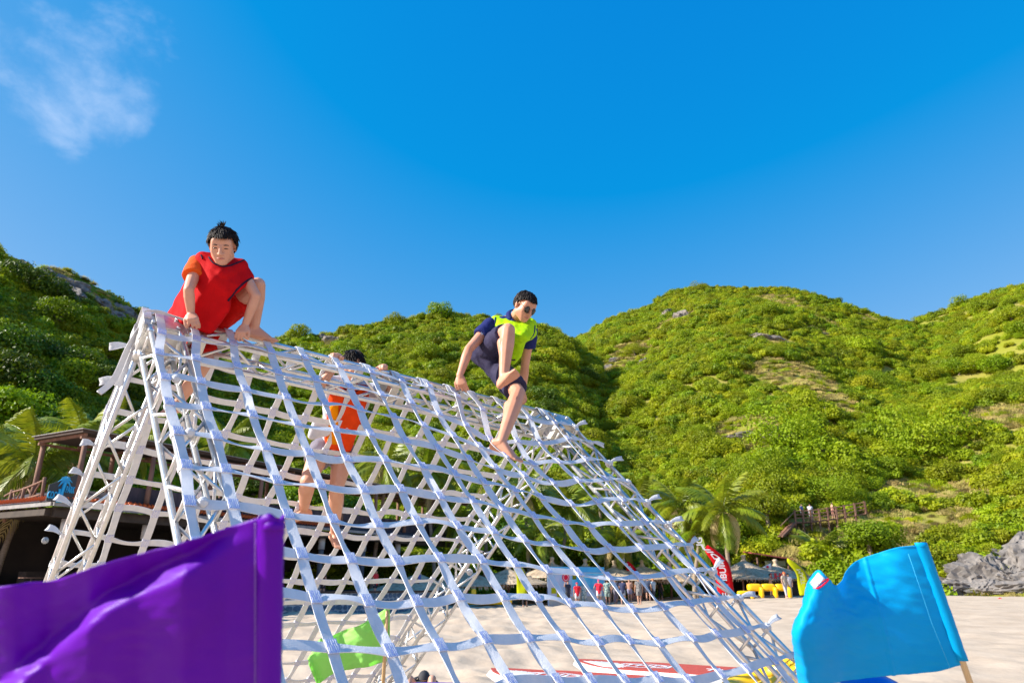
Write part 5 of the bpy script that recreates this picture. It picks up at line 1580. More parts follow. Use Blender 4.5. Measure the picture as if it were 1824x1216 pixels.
# ------------------------------------------------------------------ yellow inflatables on the beach
def yellow_wall(px, py, t, n, label, hh=.55):
    c = flat_at(px, py, .30) if t is None else at(px, py, t)
    g = ground_h(c.x, c.y)
    r = thing('inflatable_barrier', label, 'inflatable', (c.x, c.y, g), 'yellow inflatable barriers')
    w = 1.0
    for k in range(n):
        mb = MB(); inflated(mb, (c.x + (k - (n - 1) / 2) * w, c.y, g + hh * 1.2), (w * .52, .28, hh * .42)); mb.build('panel', M['yellow_pvc'], r, True)
        mb = MB(); inflated(mb, (c.x + (k - (n - 1) / 2) * w + w * .36, c.y - .25, g + hh * .62), (w * .14, .30, hh * .62)); mb.build('buttress', M['yellow_pvc'], r, True)
    mb = MB(); inflated(mb, (c.x, c.y + .05, g + .10), (n * w / 2 + .15, .5, .12)); mb.build('base', M['steel_dark'], r, True)
    return r
yellow_wall(1371, 1068, 49, 3, 'long yellow inflatable barrier before the beach bar', .62)
yellow_wall(1328, 1068, 47.5, 1, 'short low yellow inflatable piece left of the long barrier', .34)
c = at(870, 1086, 43); g = ground_h(c.x, c.y)
r = thing('inflatable_float', 'low yellow inflatable float with upright ends left of the yellow feather banner', 'inflatable', (c.x, c.y, g), 'yellow inflatable barriers')
mb = MB(); inflated(mb, (c.x, c.y, g + .2), (1.5, .5, .2)); mb.build('body', M['yellow_pvc'], r, True)
mb = MB(); inflated(mb, (c.x - .95, c.y, g + .55), (.16, .3, .42)); mb.build('end_post', M['yellow_pvc'], r, True)
mb = MB(); inflated(mb, (c.x + .35, c.y, g + .45), (.3, .3, .22)); mb.build('seat', M['yellow_pvc'], r, True)
mb = MB(); mb.lathe((c.x + .1, c.y - .5, g + .38), [(.02, -.1), (.12, 0), (.02, .1)], 10); mb.build('knob', M['print_red'], r, True)
# ------------------------------------------------------------------ boardwalk on the hill
yh = min((hill_hit(x, y) or Vector((0, 92, 0))).y for x, y in ((1412, 934), (1440, 933), (1470, 929), (1500, 925), (1536, 918))) - 1.2
wk = [hit_plane(x, y, Vector((0, yh, 0)), Vector((0, 1, 0))) for x, y in ((1412, 929), (1440, 928), (1470, 924), (1500, 920), (1536, 913))]
bw = thing('boardwalk', 'brown wooden boardwalk with railings crossing the hillside, stairs at its left end', 'boardwalk', wk[0])
for i in range(4):
    a, b = wk[i], wk[i + 1]; d = (b - a); n = int(d.length / .35)
    mb = MB(); mb.box((a + b) / 2 - Z_ * .12, (d.length / 2, .7, .06), (d.normalized(), Vector((0, 1, 0)), d.normalized().cross(Vector((0, 1, 0))))); mb.build('deck', M['log'], bw)
    for k in range(2):
        p = a.lerp(b, k / 2); mb = MB(); mb.box(p + Vector((0, -.75, .45)), (.08, .08, .62)); mb.build('post', M['log'], bw)
        mb = MB(); mb.tube([p + Vector((0, -.6, -.15)), p + Vector((0, -.6, -3.0))], .10, 6); mb.build('stilt', M['log'], bw)
    for z in (.30, .62, .98):
        mb = MB(); mb.box((a + b) / 2 + Vector((0, -.75, z)), (d.length / 2, .03, .05), (d.normalized(), Vector((0, 1, 0)), d.normalized().cross(Vector((0, 1, 0))))); mb.build('rail', M['log'], bw)
p = wk[-1]; mb = MB(); mb.box(p + Vector((0, -.75, .45)), (.08, .08, .62)); mb.build('post', M['log'], bw)
s0, s1 = wk[0], hit_plane(1388, 954, Vector((0, yh - 2, 0)), Vector((0, 1, 0)))
for k in range(12):
    p = s0.lerp(s1, (k + .5) / 12); mb = MB(); mb.box(p - Z_ * .1, (.3, .6, .06)); mb.build('step', M['log'], bw)
mb = MB(); mb.tube([s0 + Vector((0, -.7, .9)), s1 + Vector((0, -.7, .9))], .05, 6); mb.build('stair_rail', M['log'], bw)
mb = MB(); mb.tube([s0 + Vector((0, -.7, -.1)), s1 + Vector((0, -.7, -.1))], .09, 6); mb.build('stair_stringer', M['log'], bw)
# ------------------------------------------------------------------ people: one continuous skin each, clothes as children
def sph(c, r, sub=2):
    bm = bmesh.new(); bmesh.ops.create_icosphere(bm, subdivisions=sub, radius=1)
    v = [Vector(c) + x.co * r for x in bm.verts]; bm.free(); return v
_ICO = sph((0, 0, 0), 1, 2)
class Flesh:
    """union of convex hulls of balls, fused by a voxel remesh into one skin"""
    def __init__(s): s.bm = bmesh.new()
    def hull(s, balls):
        vs_ = []
        for c, r in balls:
            c = Vector(c)
            if isinstance(r, (int, float)): r = (r, r, r)
            for q in _ICO: vs_.append(s.bm.verts.new(c + Vector((q.x * r[0], q.y * r[1], q.z * r[2]))))
        bmesh.ops.convex_hull(s.bm, input=vs_)
        loose = [v for v in vs_ if v.is_valid and not v.link_faces]
        bmesh.ops.delete(s.bm, geom=loose, context='VERTS')
    def chain(s, pts):
        for a, b in zip(pts[:-1], pts[1:]): s.hull([a, b])
    def ell(s, c, ax, r):
        vs_ = [s.bm.verts.new(Vector(c) + ax[0] * (q.x * r[0]) + ax[1] * (q.y * r[1]) + ax[2] * (q.z * r[2])) for q in _ICO]
        bmesh.ops.convex_hull(s.bm, input=vs_)
    def disk_hull(s, rings):
        """hull of flat rings: (centre, normal, radius) - flat hems"""
        vs_ = []
        for c, n, r in rings:
            n = Vector(n).normalized(); u = n.orthogonal().normalized(); w = n.cross(u)
            if isinstance(r, tuple): pass
            for k in range(18):
                a = 2 * math.pi * k / 18; vs_.append(s.bm.verts.new(Vector(c) + (u * math.cos(a) + w * math.sin(a)) * r))
        bmesh.ops.convex_hull(s.bm, input=vs_)
        loose = [v for v in vs_ if v.is_valid and not v.link_faces]
        bmesh.ops.delete(s.bm, geom=loose, context='VERTS')
    def build(s, name, m, parent, voxel=.006, smooth=4, folds=None):
        me = bpy.data.meshes.new(name + '_raw'); s.bm.to_mesh(me); s.bm.free()
        o = bpy.data.objects.new('raw', me); col.objects.link(o)
        md = o.modifiers.new('fuse', 'REMESH'); md.mode = 'VOXEL'; md.voxel_size = voxel
        if smooth: sm = o.modifiers.new('smooth', 'SMOOTH'); sm.factor = .5; sm.iterations = smooth
        dg = bpy.context.evaluated_depsgraph_get()
        out = bpy.data.meshes.new_from_object(o.evaluated_get(dg)); bpy.data.objects.remove(o); bpy.data.meshes.remove(me)
        out.name = name
        if folds:
            amp, sc, st = folds
            nrm = [v.normal.copy() for v in out.vertices]
            for v, n in zip(out.vertices, nrm):
                p = v.co; q = Vector((p.x * sc * st[0], p.y * sc * st[1], p.z * sc * st[2]))
                v.co = p + n * amp * (noise.noise(q) + .6 * noise.noise(q * 2.3) + (1 - abs(noise.noise(q * 1.4 + Vector((5, 5, 5))))) * .8 - .6)
        off = org(parent)
        for v in out.vertices: v.co -= off
        out.materials.clear(); out.materials.append(m)
        out.polygons.foreach_set('use_smooth', [True] * len(out.polygons)); out.update()
        return put(name, out, parent)
def basis(fwd, up):
    y = Vector(fwd).normalized(); x = y.cross(Vector(up)).normalized(); z = x.cross(y); return x, y, z
def hand(fl, wrist, fwd, palm, k=1.0, curl=.9, thumb=1, rw=.024, spread=.10):
    """wrist -> knuckles along fwd; palm: direction the palm faces; thumb: +1/-1 side"""
    y = Vector(fwd).normalized(); z = -Vector(palm); z = (z - y * z.dot(y)).normalized(); x = y.cross(z)
    kn = []
    for i, (ox, ly) in enumerate(((-.030, .078), (-.011, .084), (.009, .081), (.028, .072))):
        kn.append(wrist + (x * ox * thumb * -1 + y * ly) * k)
    fl.hull([(wrist, rw * k), (wrist + y * .02 * k, (.026 * k))])
    fl.hull([(wrist + y * .012 * k, .022 * k)] + [(q, .0125 * k) for q in kn] + [(wrist + y * .03 * k - x * .022 * k, .014 * k), (wrist + y * .03 * k + x * .022 * k, .014 * k)])
    for i, q in enumerate(kn):
        L = [(.040, .026, .021), (.044, .029, .023), (.041, .027, .022), (.033, .021, .019)][i]
        d = (y + x * (i - 1.5) * spread * -thumb).normalized(); p = q; r = .0095 * k
        c = curl * (.9 + .08 * i)
        for s_, l in enumerate(L):
            a = c * (.75, 1.0, .7)[s_]
            d2 = (d * math.cos(a) - z * math.sin(a)).normalized()
            zz = (z * math.cos(a) + d * math.sin(a)).normalized()
            p2 = p + d2 * l * k; fl.hull([(p, r), (p2, r * .9)]); p = p2; r *= .93; d = d2; z, keep = zz, z
        z = -Vector(palm); z = (z - y * z.dot(y)).normalized()
    t0 = wrist + (y * .024 - x * .020 * thumb * -1 * -1) * k
    t0 = wrist + (y * .022 + x * .024 * thumb * -1) * k
    t1 = t0 + (y * .030 + x * .024 * thumb * -1 - z * .012) * k
    t2 = t1 + (y * .028 + x * .004 * thumb * -1 - z * .020 * curl) * k
    t3 = t2 + (y * .016 - x * .006 * thumb * -1 - z * .018 * curl) * k
    fl.hull([(t0, .014 * k), (t1, .0115 * k)]); fl.hull([(t1, .0115 * k), (t2, .0105 * k)]); fl.hull([(t2, .0105 * k), (t3, .009 * k)])
def foot_(fl, ankle, toe, up, k=1.0, big=1):
    """ankle joint, toe direction, up of the foot; big: side of the big toe"""
    y, z = Vector(toe).normalized(), Vector(up); z = (z - y * z.dot(y)).normalized(); x = y.cross(z) * big
    h = ankle - z * .055 * k - y * .045 * k
    fl.hull([(ankle, .034 * k), (h, .030 * k), (h + z * .03 * k, .030 * k)])
    ball = [(ankle + y * .125 * k - z * .068 * k + x * ox * k, r * k) for ox, r in ((.030, .020), (.0, .020), (-.028, .017))]
    fl.hull([(ankle + y * .012 * k - z * .006 * k, .032 * k), (h, .026 * k)] + ball)
    for i, (ox, l, r) in enumerate(((.033, .058, .0125), (.011, .056, .0095), (-.005, .050, .009), (-.020, .043, .0085), (-.034, .034, .008))):
        a = ankle + y * .128 * k - z * .070 * k + x * ox * k
        fl.hull([(a, r * 1.15 * k), (a + y * l * .6 * k + z * .003 * k, r * k), (a + y * l * k - z * .004 * k, r * .9 * k)])
def head_(fl, c, face, up, k=1.0, neck=None, ears=True):
    x, y, z = basis(face, up)
    P = lambda a, b, d: c + x * a * k + y * b * k + z * d * k
    fl.ell(P(0, -.018, .030), (x, y, z), (.074 * k, .092 * k, .088 * k))
    fl.hull([(P(0, .066, -.098), .022 * k), (P(.018, .064, -.096), .018 * k), (P(-.018, .064, -.096), .018 * k), (P(.050, .004, -.060), .024 * k), (P(-.050, .004, -.060), .024 * k),
             (P(.042, .052, -.020), .028 * k), (P(-.042, .052, -.020), .028 * k), (P(.036, .052, .042), .030 * k), (P(-.036, .052, .042), .030 * k), (P(0, .060, -.05), .026 * k)])
    fl.hull([(P(0, .086, .014), .0095 * k), (P(0, .106, -.030), .0125 * k)])
    fl.hull([(P(.013, .092, -.034), .0095 * k), (P(-.013, .092, -.034), .0095 * k), (P(0, .104, -.032), .011 * k)])
    fl.hull([(P(.034, .078, .022), .0085 * k), (P(.012, .083, .020), .008 * k)]); fl.hull([(P(-.034, .078, .022), .0085 * k), (P(-.012, .083, .020), .008 * k)])
    fl.hull([(P(.020, .076, -.068), .010 * k), (P(-.020, .076, -.068), .010 * k), (P(0, .083, -.066), .012 * k)])
    if ears:
        for s_ in (-1, 1):
            ex = (x * s_ * .9 + y * -.35).normalized(); ez = z; ey = ex.cross(ez)
            fl.ell(P(.077 * s_, -.012, -.008), (ex, ey, ez), (.009 * k, .019 * k, .031 * k))
            fl.ell(P(.082 * s_, -.016, .004), (ex, ey, ez), (.007 * k, .018 * k, .020 * k))
    if neck is not None:
        fl.hull([(P(0, -.025, -.055), .050 * k), (neck, .052 * k)])
    return P, (x, y, z)
def features(P, ax, k, parent, shut=False):
    x, y, z = ax
    for s_ in (-1, 1):
        if not None:
            mb = MB(); pts = [P(s_ * (.031 + d), .0845 - abs(d) * .28, .003 - abs(d) * .22) for d in (-.017, -.009, 0, .009, .017)]
            mb.tube(pts, [.0012 * k, .0030 * k, .0036 * k, .0030 * k, .0012 * k], 6); mb.build('eye', M['eye'], parent, True)
            mb = MB(); pts = [P(s_ * (.032 + d), .0900 - abs(d) * .36, .027 - abs(d - .002) * .25) for d in (-.019, -.009, 0, .010, .020)]
            mb.tube(pts, [.0012 * k, .0034 * k, .0036 * k, .0028 * k, .001 * k], 6); mb.build('eyebrow', M['brow'], parent, True)
    mb = MB(); pts = [P(d, .0955 - abs(d) * .45, -.064 - (.10 * abs(d) if not shut else -.04 * abs(d))) for d in (-.024, -.012, 0, .012, .024)]
    mb.tube(pts, [.0015 * k, .0045 * k, .0052 * k, .0045 * k, .0015 * k], 6); mb.build('mouth', M['lip'], parent, True)
def hair_(P, ax, k, parent, seed, front=.050, side=-.005, back=-.075, thick=.014, strands=520, tuft=None, sl=.045, fringe=True):
    """cap of hair following the skull, with many short locks"""
    x, y, z = ax; rnd = random.Random(seed); mb = MB()
    def surf(th, ph, ex=0):
        d = Vector((math.sin(th) * math.cos(ph), math.sin(th) * math.sin(ph), math.cos(th)))
        e = thick + ex + .006 * noise.noise(Vector((d.x * 5, d.y * 5, d.z * 5 + seed)))
        return P(d.x * (.075 + e), -.018 + d.y * (.093 + e), .030 + d.z * (.089 + e)), d
    def low(ph):           # lowest polar angle of the hairline for each azimuth
        f = math.sin(ph)   # +1 front
        zl = front if f > .55 else (front + (side - front) * sstep(.55, .2, f)) if f > .2 else side + (back - side) * sstep(.2, -.4, f)
        return math.acos(max(-1, min(1, (zl - .030) / (.089 + thick))))
    rows = []
    for i in range(13):
        r = []
        for q in range(36):
            ph = 2 * math.pi * q / 36; th = low(ph) * i / 12
            r.append(surf(max(th, .001), ph, -.006 if i == 12 else 0)[0])
        rows.append(r)
    mb.grid(rows, 0, True)
    for i in range(len(mb.f)): mb.f[i] = mb.f[i][::-1]
    cap = mb.build('hair', M['hair'], parent, True)
    mb = MB()
    for n in range(strands):
        ph = rnd.random() * 6.283; th = low(ph) * math.sqrt(rnd.random()) * (.80 if math.sin(ph) > .1 else .96)
        a, d = surf(max(th, .02), ph, -.004)
        dw = x * d.x + y * d.y + z * d.z
        down = (-z + dw * (dw.dot(z))).normalized() if abs(dw.z) < .99 else y
        fl_ = (down * .9 + y * .35 * (1 if fringe else .2) + dw * rnd.uniform(.02, .14) + x * rnd.uniform(-.16, .16)).normalized()
        l = sl * rnd.uniform(.6, 1.15) * k
        m_ = a + fl_ * l * .5 + dw * .004 * k; e = a + fl_ * l - dw * .002 * k
        mb.tube([a, m_, e], [.0040 * k, .0034 * k, .0006 * k], 4, cap=False)
    if tuft:
        for n in range(70):
            a, d = surf(rnd.uniform(.0, .35), tuft + rnd.uniform(-.7, .7), -.004); dw = x * d.x + y * d.y + z * d.z
            u = (dw + x * rnd.uniform(-.5, .5) + y * rnd.uniform(-.4, .5)).normalized(); l = rnd.uniform(.02, .052) * k
            mb.tube([a, a + u * l * .6, a + u * l + x * rnd.uniform(-.01, .012)], [.0030 * k, .0022 * k, .0004 * k], 4, cap=False)
    o = mb.build('hair_locks', M['hair'], cap, True); tag(o, kind='stuff')
    return cap
def limb(fl, a, b, c, r, bulge=True):
    """a-b-c with radii r = (ra, rb, rc); slight muscle bellies"""
    fl.hull([(a, r[0]), (a.lerp(b, .35), r[0] * 1.0), (b, r[1])])
    fl.hull([(b, r[1]), (b.lerp(c, .30), r[1] * 1.06), (c, r[2])])
# ================= the boy =================
boy = thing('person', 'boy in a red bib over an orange shirt crouching barefoot on the ridge', 'person', (onq(385, 600, -.2).x, onq(385, 600, -.2).y, onq(385, 600, -.2).z))
q = onq
k = .93
hc = q(397, 439, .16)
sR, sL = q(352, 470, -.02), q(428, 480, .06)
eR, wR = q(336, 516, .10), q(340, 558, .03)
eL, wL = q(456, 527, .14), q(437, 578, .03)
pel = q(360, 560, -.34); hipR, hipL = q(340, 575, -.36), q(392, 566, -.26)
knL = q(459, 507, .02); anL = q(453, 584, -.15)
knR = q(368, 640, -.30); anR = q(318, 716, -.44)
chest = (sR + sL) / 2 + (pel - (sR + sL) / 2) * .25
neck = (sR + sL) / 2 + Vector((0, 0, .02))
fl = Flesh()
face = Vector((.22, -.80, -.62)); up = Vector((.10, -.55, .80))
PB, axB = head_(fl, hc, face, up, k, neck)
fl.hull([(sR, .045), (sL, .045), (chest, .085), (neck, .05)])
fl.hull([(chest, .085), (pel, .095), (sR, .04), (sL, .04)])
fl.hull([(hipR, .075), (hipL, .075), (pel, .09)])
limb(fl, sR, eR, wR, (.040, .031, .023)); limb(fl, sL, eL, wL, (.040, .031, .023))
limb(fl, hipL, knL, anL, (.070, .050, .032)); fl.hull([(knL.lerp(anL, .25) - D_ * .012 - P_ * .02, .042), (knL.lerp(anL, .6), .034)])
limb(fl, hipR, knR, anR, (.070, .048, .032)); fl.hull([(knR.lerp(anR, .25) - P_ * .02, .042), (knR.lerp(anR, .6), .034)])
tR = loc3((wR - P0).dot(D_) , -.06, .045)
hand(fl, wR, Vector((.35, -.35, -.55)), Vector((-.1, .8, -.6)), .86, 1.0, -1, .026)
hand(fl, wL, Vector((-.1, -.28, -.62)), Vector((-.1, .8, -.5)), .86, .95, 1, .026)
foot_(fl, anL, D_ + P_ * .15 - Z_ * .02, Z_, .84, 1)
foot_(fl, anR, Vector((-.3, -.5, -.2)), Z_, .84, 1)
fl.build('body', M['skin_boy'], boy, .0045, 4)
features(PB, axB, k, boy, True)
hair_(PB, axB, k, boy, 3, front=.072, side=.012, back=-.06, thick=.012, strands=1100, tuft=1.2, sl=.050)
# orange shirt (sleeves) under the bib
fl = Flesh()
se = sR.lerp(eR, .52); fl.disk_hull([(sR + Vector((0, 0, .0)), (eR - sR), .060), (se, (eR - sR), .066)])
fl.hull([(sR, .060), (neck, .062), (chest, .098)])
se2 = sL.lerp(eL, .35); fl.hull([(sL, .046), (neck, .056), (chest, .095)])
fl.build('shirt', M['orange_shirt'], boy, .007, 3, (.004, 16, (1, 1, .6)))
# red bib: hangs from the shoulders, open at the sides
fl = Flesh()
bl = q(306, 560, -.30); bl2 = q(330, 572, -.10); br = q(415, 540, .03); bf = q(372, 585, -.05); bk_ = q(345, 540, -.46)
shL = q(446, 494, .10)
fl.hull([(neck + Vector((0, 0, -.02)) - D_ * .03, .058), (q(362, 462, .03), .052), (q(428, 474, .07), .050), (chest + P_ * .03, .112), (q(395, 490, .14), .045)])
fl.hull([(q(428, 476, .07), .045), (shL, .022), (q(420, 512, .12), .035), (q(400, 520, .10), .05), (q(385, 500, .12), .05)])
fl.hull([(q(362, 470, .02), .055), (q(385, 500, .12), .05), (chest, .112), (bl, .022), (bl2, .026), (bf, .035), (q(400, 545, .06), .04), (pel, .105)])
fl.hull([(chest, .11), (bl, .03), (bk_, .05), (pel, .11)])
bib = fl.build('bib', M['red_vest'], boy, .007, 5, (.006, 11, (1, 1, .5)))
BB = onto(bib)
line_on('piping', [(370, 445), (372, 458), (380, 468), (392, 473.5), (405, 474), (418, 470), (430, 465), (435, 463)], BB, .0055, M['piping'], bib, .002)
line_on('piping', [(449, 495), (440, 500), (430, 508), (421, 517), (413, 527), (406, 536)], BB, .006, M['piping'], bib, .002)
line_on('piping', [(353, 448), (358, 454), (361, 461)], BB, .005, M['piping'], bib, .002)
# red shorts
fl = Flesh()
fl.hull([(hipR, .092), (hipL, .092), (pel, .108)])
m1 = hipL.lerp(knL, .60); d1 = (knL - hipL); fl.disk_hull([(hipL, d1, .088), (m1, d1, .094)])
fl.hull([(hipL, .085), (m1 - Z_ * .075 - D_ * .01, .016), (hipL - Z_ * .12, .03), (q(388, 588, -.22), .03)])
m2 = hipR.lerp(knR, .88); d2 = (knR - hipR); fl.disk_hull([(hipR, d2, .088), (m2, d2, .088)])
fl.build('shorts', M['red_short'], boy, .007, 4, (.006, 13, (1, 1, .6)))
# ================= the man =================
man = thing('person', 'man in sunglasses and a neon vest over a navy polo, climbing over the ridge', 'person', onq(880, 690, -.05))
k = 1.0
hc = q(934, 546, .26)
sR, sL = q(876, 577, -.02), q(944, 583, .16)
eR, wR = q(835, 622, -.02), q(819, 668, .00)
eL, wL = q(935, 652, -.02), q(931, 698, -.14)
pel = q(862, 628, -.24); hipR, hipL = q(866, 626, -.12), q(874, 640, -.26)
knR = q(905, 588, .33); anR = q(897, 672, .36)
knL = q(923, 700, .30); anL = q(893, 786, .42)
mid = (sR + sL) / 2
neck = mid + Vector((.02, -.01, .045)); chest = mid.lerp(pel, .32)
fl = Flesh()
face = Vector((.56, -.56, -.66)); up = Vector((.36, -.36, .82))
PM, axM = head_(fl, hc, face, up, k, neck)
fl.hull([(sR, .052), (sL, .052), (chest, .105), (neck, .055)])
fl.hull([(chest, .105), (pel, .11), (sR, .045), (sL, .045)])
fl.hull([(hipR, .09), (hipL, .09), (pel, .10)])
limb(fl, sR, eR, wR, (.048, .038, .027)); limb(fl, sL, eL, wL, (.048, .038, .027))
fl.hull([(eR, .038), (eR.lerp(wR, .3), .041), (eR.lerp(wR, .7), .032)]); fl.hull([(eL, .038), (eL.lerp(wL, .3), .041), (eL.lerp(wL, .7), .032)])
limb(fl, hipR, knR, anR, (.085, .058, .036)); fl.hull([(knR.lerp(anR, .28) - D_ * .022 - P_ * .018, .050), (knR.lerp(anR, .62) - D_ * .006, .040)])
limb(fl, hipL, knL, anL, (.085, .058, .036)); fl.hull([(knL.lerp(anL, .28) - D_ * .02 - P_ * .02, .050), (knL.lerp(anL, .62) - D_ * .006, .040)])
hand(fl, wR, Vector((.18, -.1, -.75)), Vector((.2, .9, -.35)), 1.0, .85, -1, .029)
hand(fl, wL, Vector((-.05, .1, -.75)), Vector((-.4, .6, -.3)), 1.0, .9, 1, .029)
foot_(fl, anR, Vector((.55, -.62, .30)), Vector((-.15, .60, .75)), .95, 1)
foot_(fl, anL, D_ * .55 + P_ * .75 - Z_ * .42, Z_ + P_ * .4, 1.0, -1)
fl.build('body', M['skin_man'], man, .0048, 4)
features(PM, axM, k, man)
hair_(PM, axM, k, man, 9, front=.062, side=.030, back=-.03, thick=.010, strands=1000, tuft=None, sl=.036)
# sunglasses (rest on the face, move with it)
sgx, sgy, sgz = axM
gl = MB()
for s_ in (-1, 1):
    rows = []
    for rr_ in (0.0, .5, 1.0):
        rows.append([PM(s_ * .034 + math.cos(a) * .027 * max(rr_, .02), .0985 - .012 * rr_ * abs(math.cos(a)) - (.006 if s_ * math.cos(a) > .3 else 0) * rr_, .000 + math.sin(a) * .024 * max(rr_, .02) - (.004 * rr_ if math.sin(a) < 0 else 0)) for a in [2 * math.pi * n / 20 for n in range(20)]])
    mb = MB(); mb.grid(rows, 0, True); lo = mb.build('sunglass_lens', M['lens'], man, True); md = lo.modifiers.new('thickness', 'SOLIDIFY'); md.thickness = .002
    mb = MB(); mb.tube(rows[2] + [rows[2][0]], .0013, 5); mb.tube([rows[2][0 if s_ > 0 else 10], PM(s_ * .068, .075, .012), PM(s_ * .081, .0, .020), PM(s_ * .082, -.018, .012)], .0014, 5)
    o_ = mb.build('sunglass_rim', M['wire'], lo, True); tag(o_, kind='stuff')
mb = MB(); mb.tube([PM(-.010, .0985, .010), PM(0, .104, .014), PM(.010, .0985, .010)], .0014, 5); mb.build('sunglass_bridge', M['wire'], man, True)
# navy polo with sleeves and collar
fl = Flesh()
fl.hull([(sR, .062), (sL, .056), (chest, .116), (neck - Vector((0, 0, .02)), .062)])
fl.hull([(chest, .118), (pel, .118), (sR, .05), (sL, .05)])
for a, b, f in ((sR, eR, .50), (sL, eL, .50)): fl.disk_hull([(a, b - a, .068), (a.lerp(b, f), b - a, .072)])
fl.build('polo_shirt', M['navy'], man, .008, 4, (.005, 13, (1, 1, .6)))
mb = MB(); cx = (neck - (neck - hc) * .22); nd = (hc - neck).normalized(); u_ = nd.orthogonal().normalized(); v_ = nd.cross(u_)
rows = []
for f, r_ in ((-.022, .088), (-.004, .083), (.020, .070), (.016, .062)):
    rows.append([cx + nd * f + (u_ * math.cos(a) + v_ * math.sin(a)) * r_ * (1 + .06 * math.sin(2 * a)) for a in [2 * math.pi * n / 24 for n in range(25)]])
mb.grid(rows); o_ = mb.build('collar', M['navy'], man, True); md = o_.modifiers.new('thickness', 'SOLIDIFY'); md.thickness = .004
# neon vest
fl = Flesh()
fl.hull([(q(884, 573, .00), .058), (q(943, 578, .14), .062), (chest + P_ * .02, .128), (q(930, 600, .25), .05), (q(905, 600, .16), .055), (q(946, 592, .16), .055)])
fl.hull([(chest, .128), (pel + D_ * .10 + P_ * .05, .10), (q(925, 610, .18), .05), (q(912, 640, .04), .045), (q(920, 630, .08), .045)])
vest = fl.build('neon_vest', M['neon'], man, .008, 4, (.007, 12, (1, 1, .5)))
BV = onto(vest)
line_on('vest_piping', [(879, 556), (882, 565), (881, 577), (876, 588)], BV, .006, M['navy'], vest, .002)
line_on('vest_piping', [(953, 580), (951, 594), (944, 604), (936, 612)], BV, .006, M['navy'], vest, .002)
line_on('vest_piping', [(906, 634), (912, 641), (918, 640)], BV, .006, M['piping'], vest, .002)
me = text_mesh('A', .022, .0006)
# white mark on the sleeve
sm_ = sR.lerp(eR, .40) - D_ * .0
vd = (CAM - sm_).normalized()
me = text_mesh('M', .028, .0008); me.materials.append(M['print_white'])
put('sleeve_print', me, man, frame_matrix(sm_ + vd * .078 - D_ * .012 - org(man), Vector((.55, .3, -.5)).cross(vd).cross(vd) * -1 if False else (eR - sR).cross(vd), (sR - eR)))
# navy shorts, knee length
fl = Flesh()
fl.hull([(hipR, .112), (hipL, .112), (pel, .125)])
d1 = knR - hipR; fl.disk_hull([(hipR, d1, .108), (hipR.lerp(knR, .86), d1, .088)]); fl.hull([(hipR, .10), (hipR.lerp(knR, .80) - Z_ * .045, .045), (hipR.lerp(knR, .84), .06)])
d2 = knL - hipL; fl.disk_hull([(hipL, d2, .108), (hipL.lerp(knL, .90), d2, .098)])
fl.hull([(hipR, .10), (hipL, .11), (q(880, 660, -.05), .05), (pel, .12)])
fl.build('shorts', M['navy_short'], man, .008, 4, (.009, 10, (1, 1, .6)))
# ================= the climber on the back net =================
g0_ = onq(600, 900, -1.0)
girl = thing('person', 'climber in an orange vest over a white shirt behind the back net', 'person', (g0_.x, g0_.y, g0_.z - .1))
k = .95
hc = q(629, 652, -.36)
sR, sL = q(588, 682, -.44), q(657, 694, -.44)
eR, wR = q(566, 690, -.34), q(603, 645, -.22)
eL, wL = q(698, 706, -.34), q(684, 664, -.22)
pel = q(600, 795, -.78); hipR, hipL = q(573, 800, -.80), q(612, 806, -.78)
knR = q(548, 856, -.72); anR = q(541, 908, -1.04)
knL = q(600, 866, -.74); anL = q(596, 948, -1.16)
mid = (sR + sL) / 2; neck = mid + Vector((0, 0, .045)); chest = mid.lerp(pel, .3)
fl = Flesh()
PG, axG = head_(fl, hc, Vector((.15, -.9, -.3)), Vector((.05, -.35, .93)), k, neck)
fl.hull([(sR, .048), (sL, .048), (chest, .095), (neck, .05)]); fl.hull([(chest, .095), (pel, .10), (sR, .04), (sL, .04)]); fl.hull([(hipR, .085), (hipL, .085), (pel, .095)])
limb(fl, sR, eR, wR, (.043, .034, .025)); limb(fl, sL, eL, wL, (.043, .034, .025))
limb(fl, hipR, knR, anR, (.080, .056, .034)); limb(fl, hipL, knL, anL, (.080, .056, .034))
fl.hull([(knR.lerp(anR, .25) - P_ * .02, .050), (knR.lerp(anR, .6), .040)]); fl.hull([(knL.lerp(anL, .25) - P_ * .02, .050), (knL.lerp(anL, .6), .040)])
hand(fl, wR, Vector((.0, -.55, .35)), Vector((0, -.35, -.8)), .92, 1.05, 1, .026); hand(fl, wL, Vector((.0, -.55, .35)), Vector((0, -.35, -.8)), .92, 1.05, -1, .026)
foot_(fl, anR, Vector((-.55, -.55, -.2)), Z_, .9, 1); foot_(fl, anL, Vector((.45, -.6, -.35)), Z_, .9, -1)
fl.build('body', M['skin_boy'], girl, .007, 4)
features(PG, axG, k, girl)
hair_(PG, axG, k, girl, 14, front=.030, side=-.05, back=-.11, thick=.014, strands=420, sl=.06)
fl = Flesh()
fl.hull([(sR, .062), (sL, .062), (chest, .108), (neck - Z_ * .02, .06)]); fl.hull([(chest, .108), (pel, .115), (sR, .05), (sL, .05)])
for a, b in ((sR, eR), (sL, eL)): fl.disk_hull([(a, b - a, .062), (a.lerp(b, .62), b - a, .068)])
fl.hull([(q(563, 752, -.58), .03), (q(556, 775, -.62), .035), (q(590, 760, -.6), .06)])
fl.build('shirt', M['white_cloth'], girl, .009, 4, (.006, 12, (1, 1, .6)))
fl = Flesh()
fl.hull([(q(600, 690, -.40), .05), (q(648, 695, -.40), .05), (chest + P_ * .02, .118), (q(590, 765, -.60), .05), (q(625, 770, -.58), .05), (pel + P_ * .03, .11), (q(600, 785, -.66), .06)])
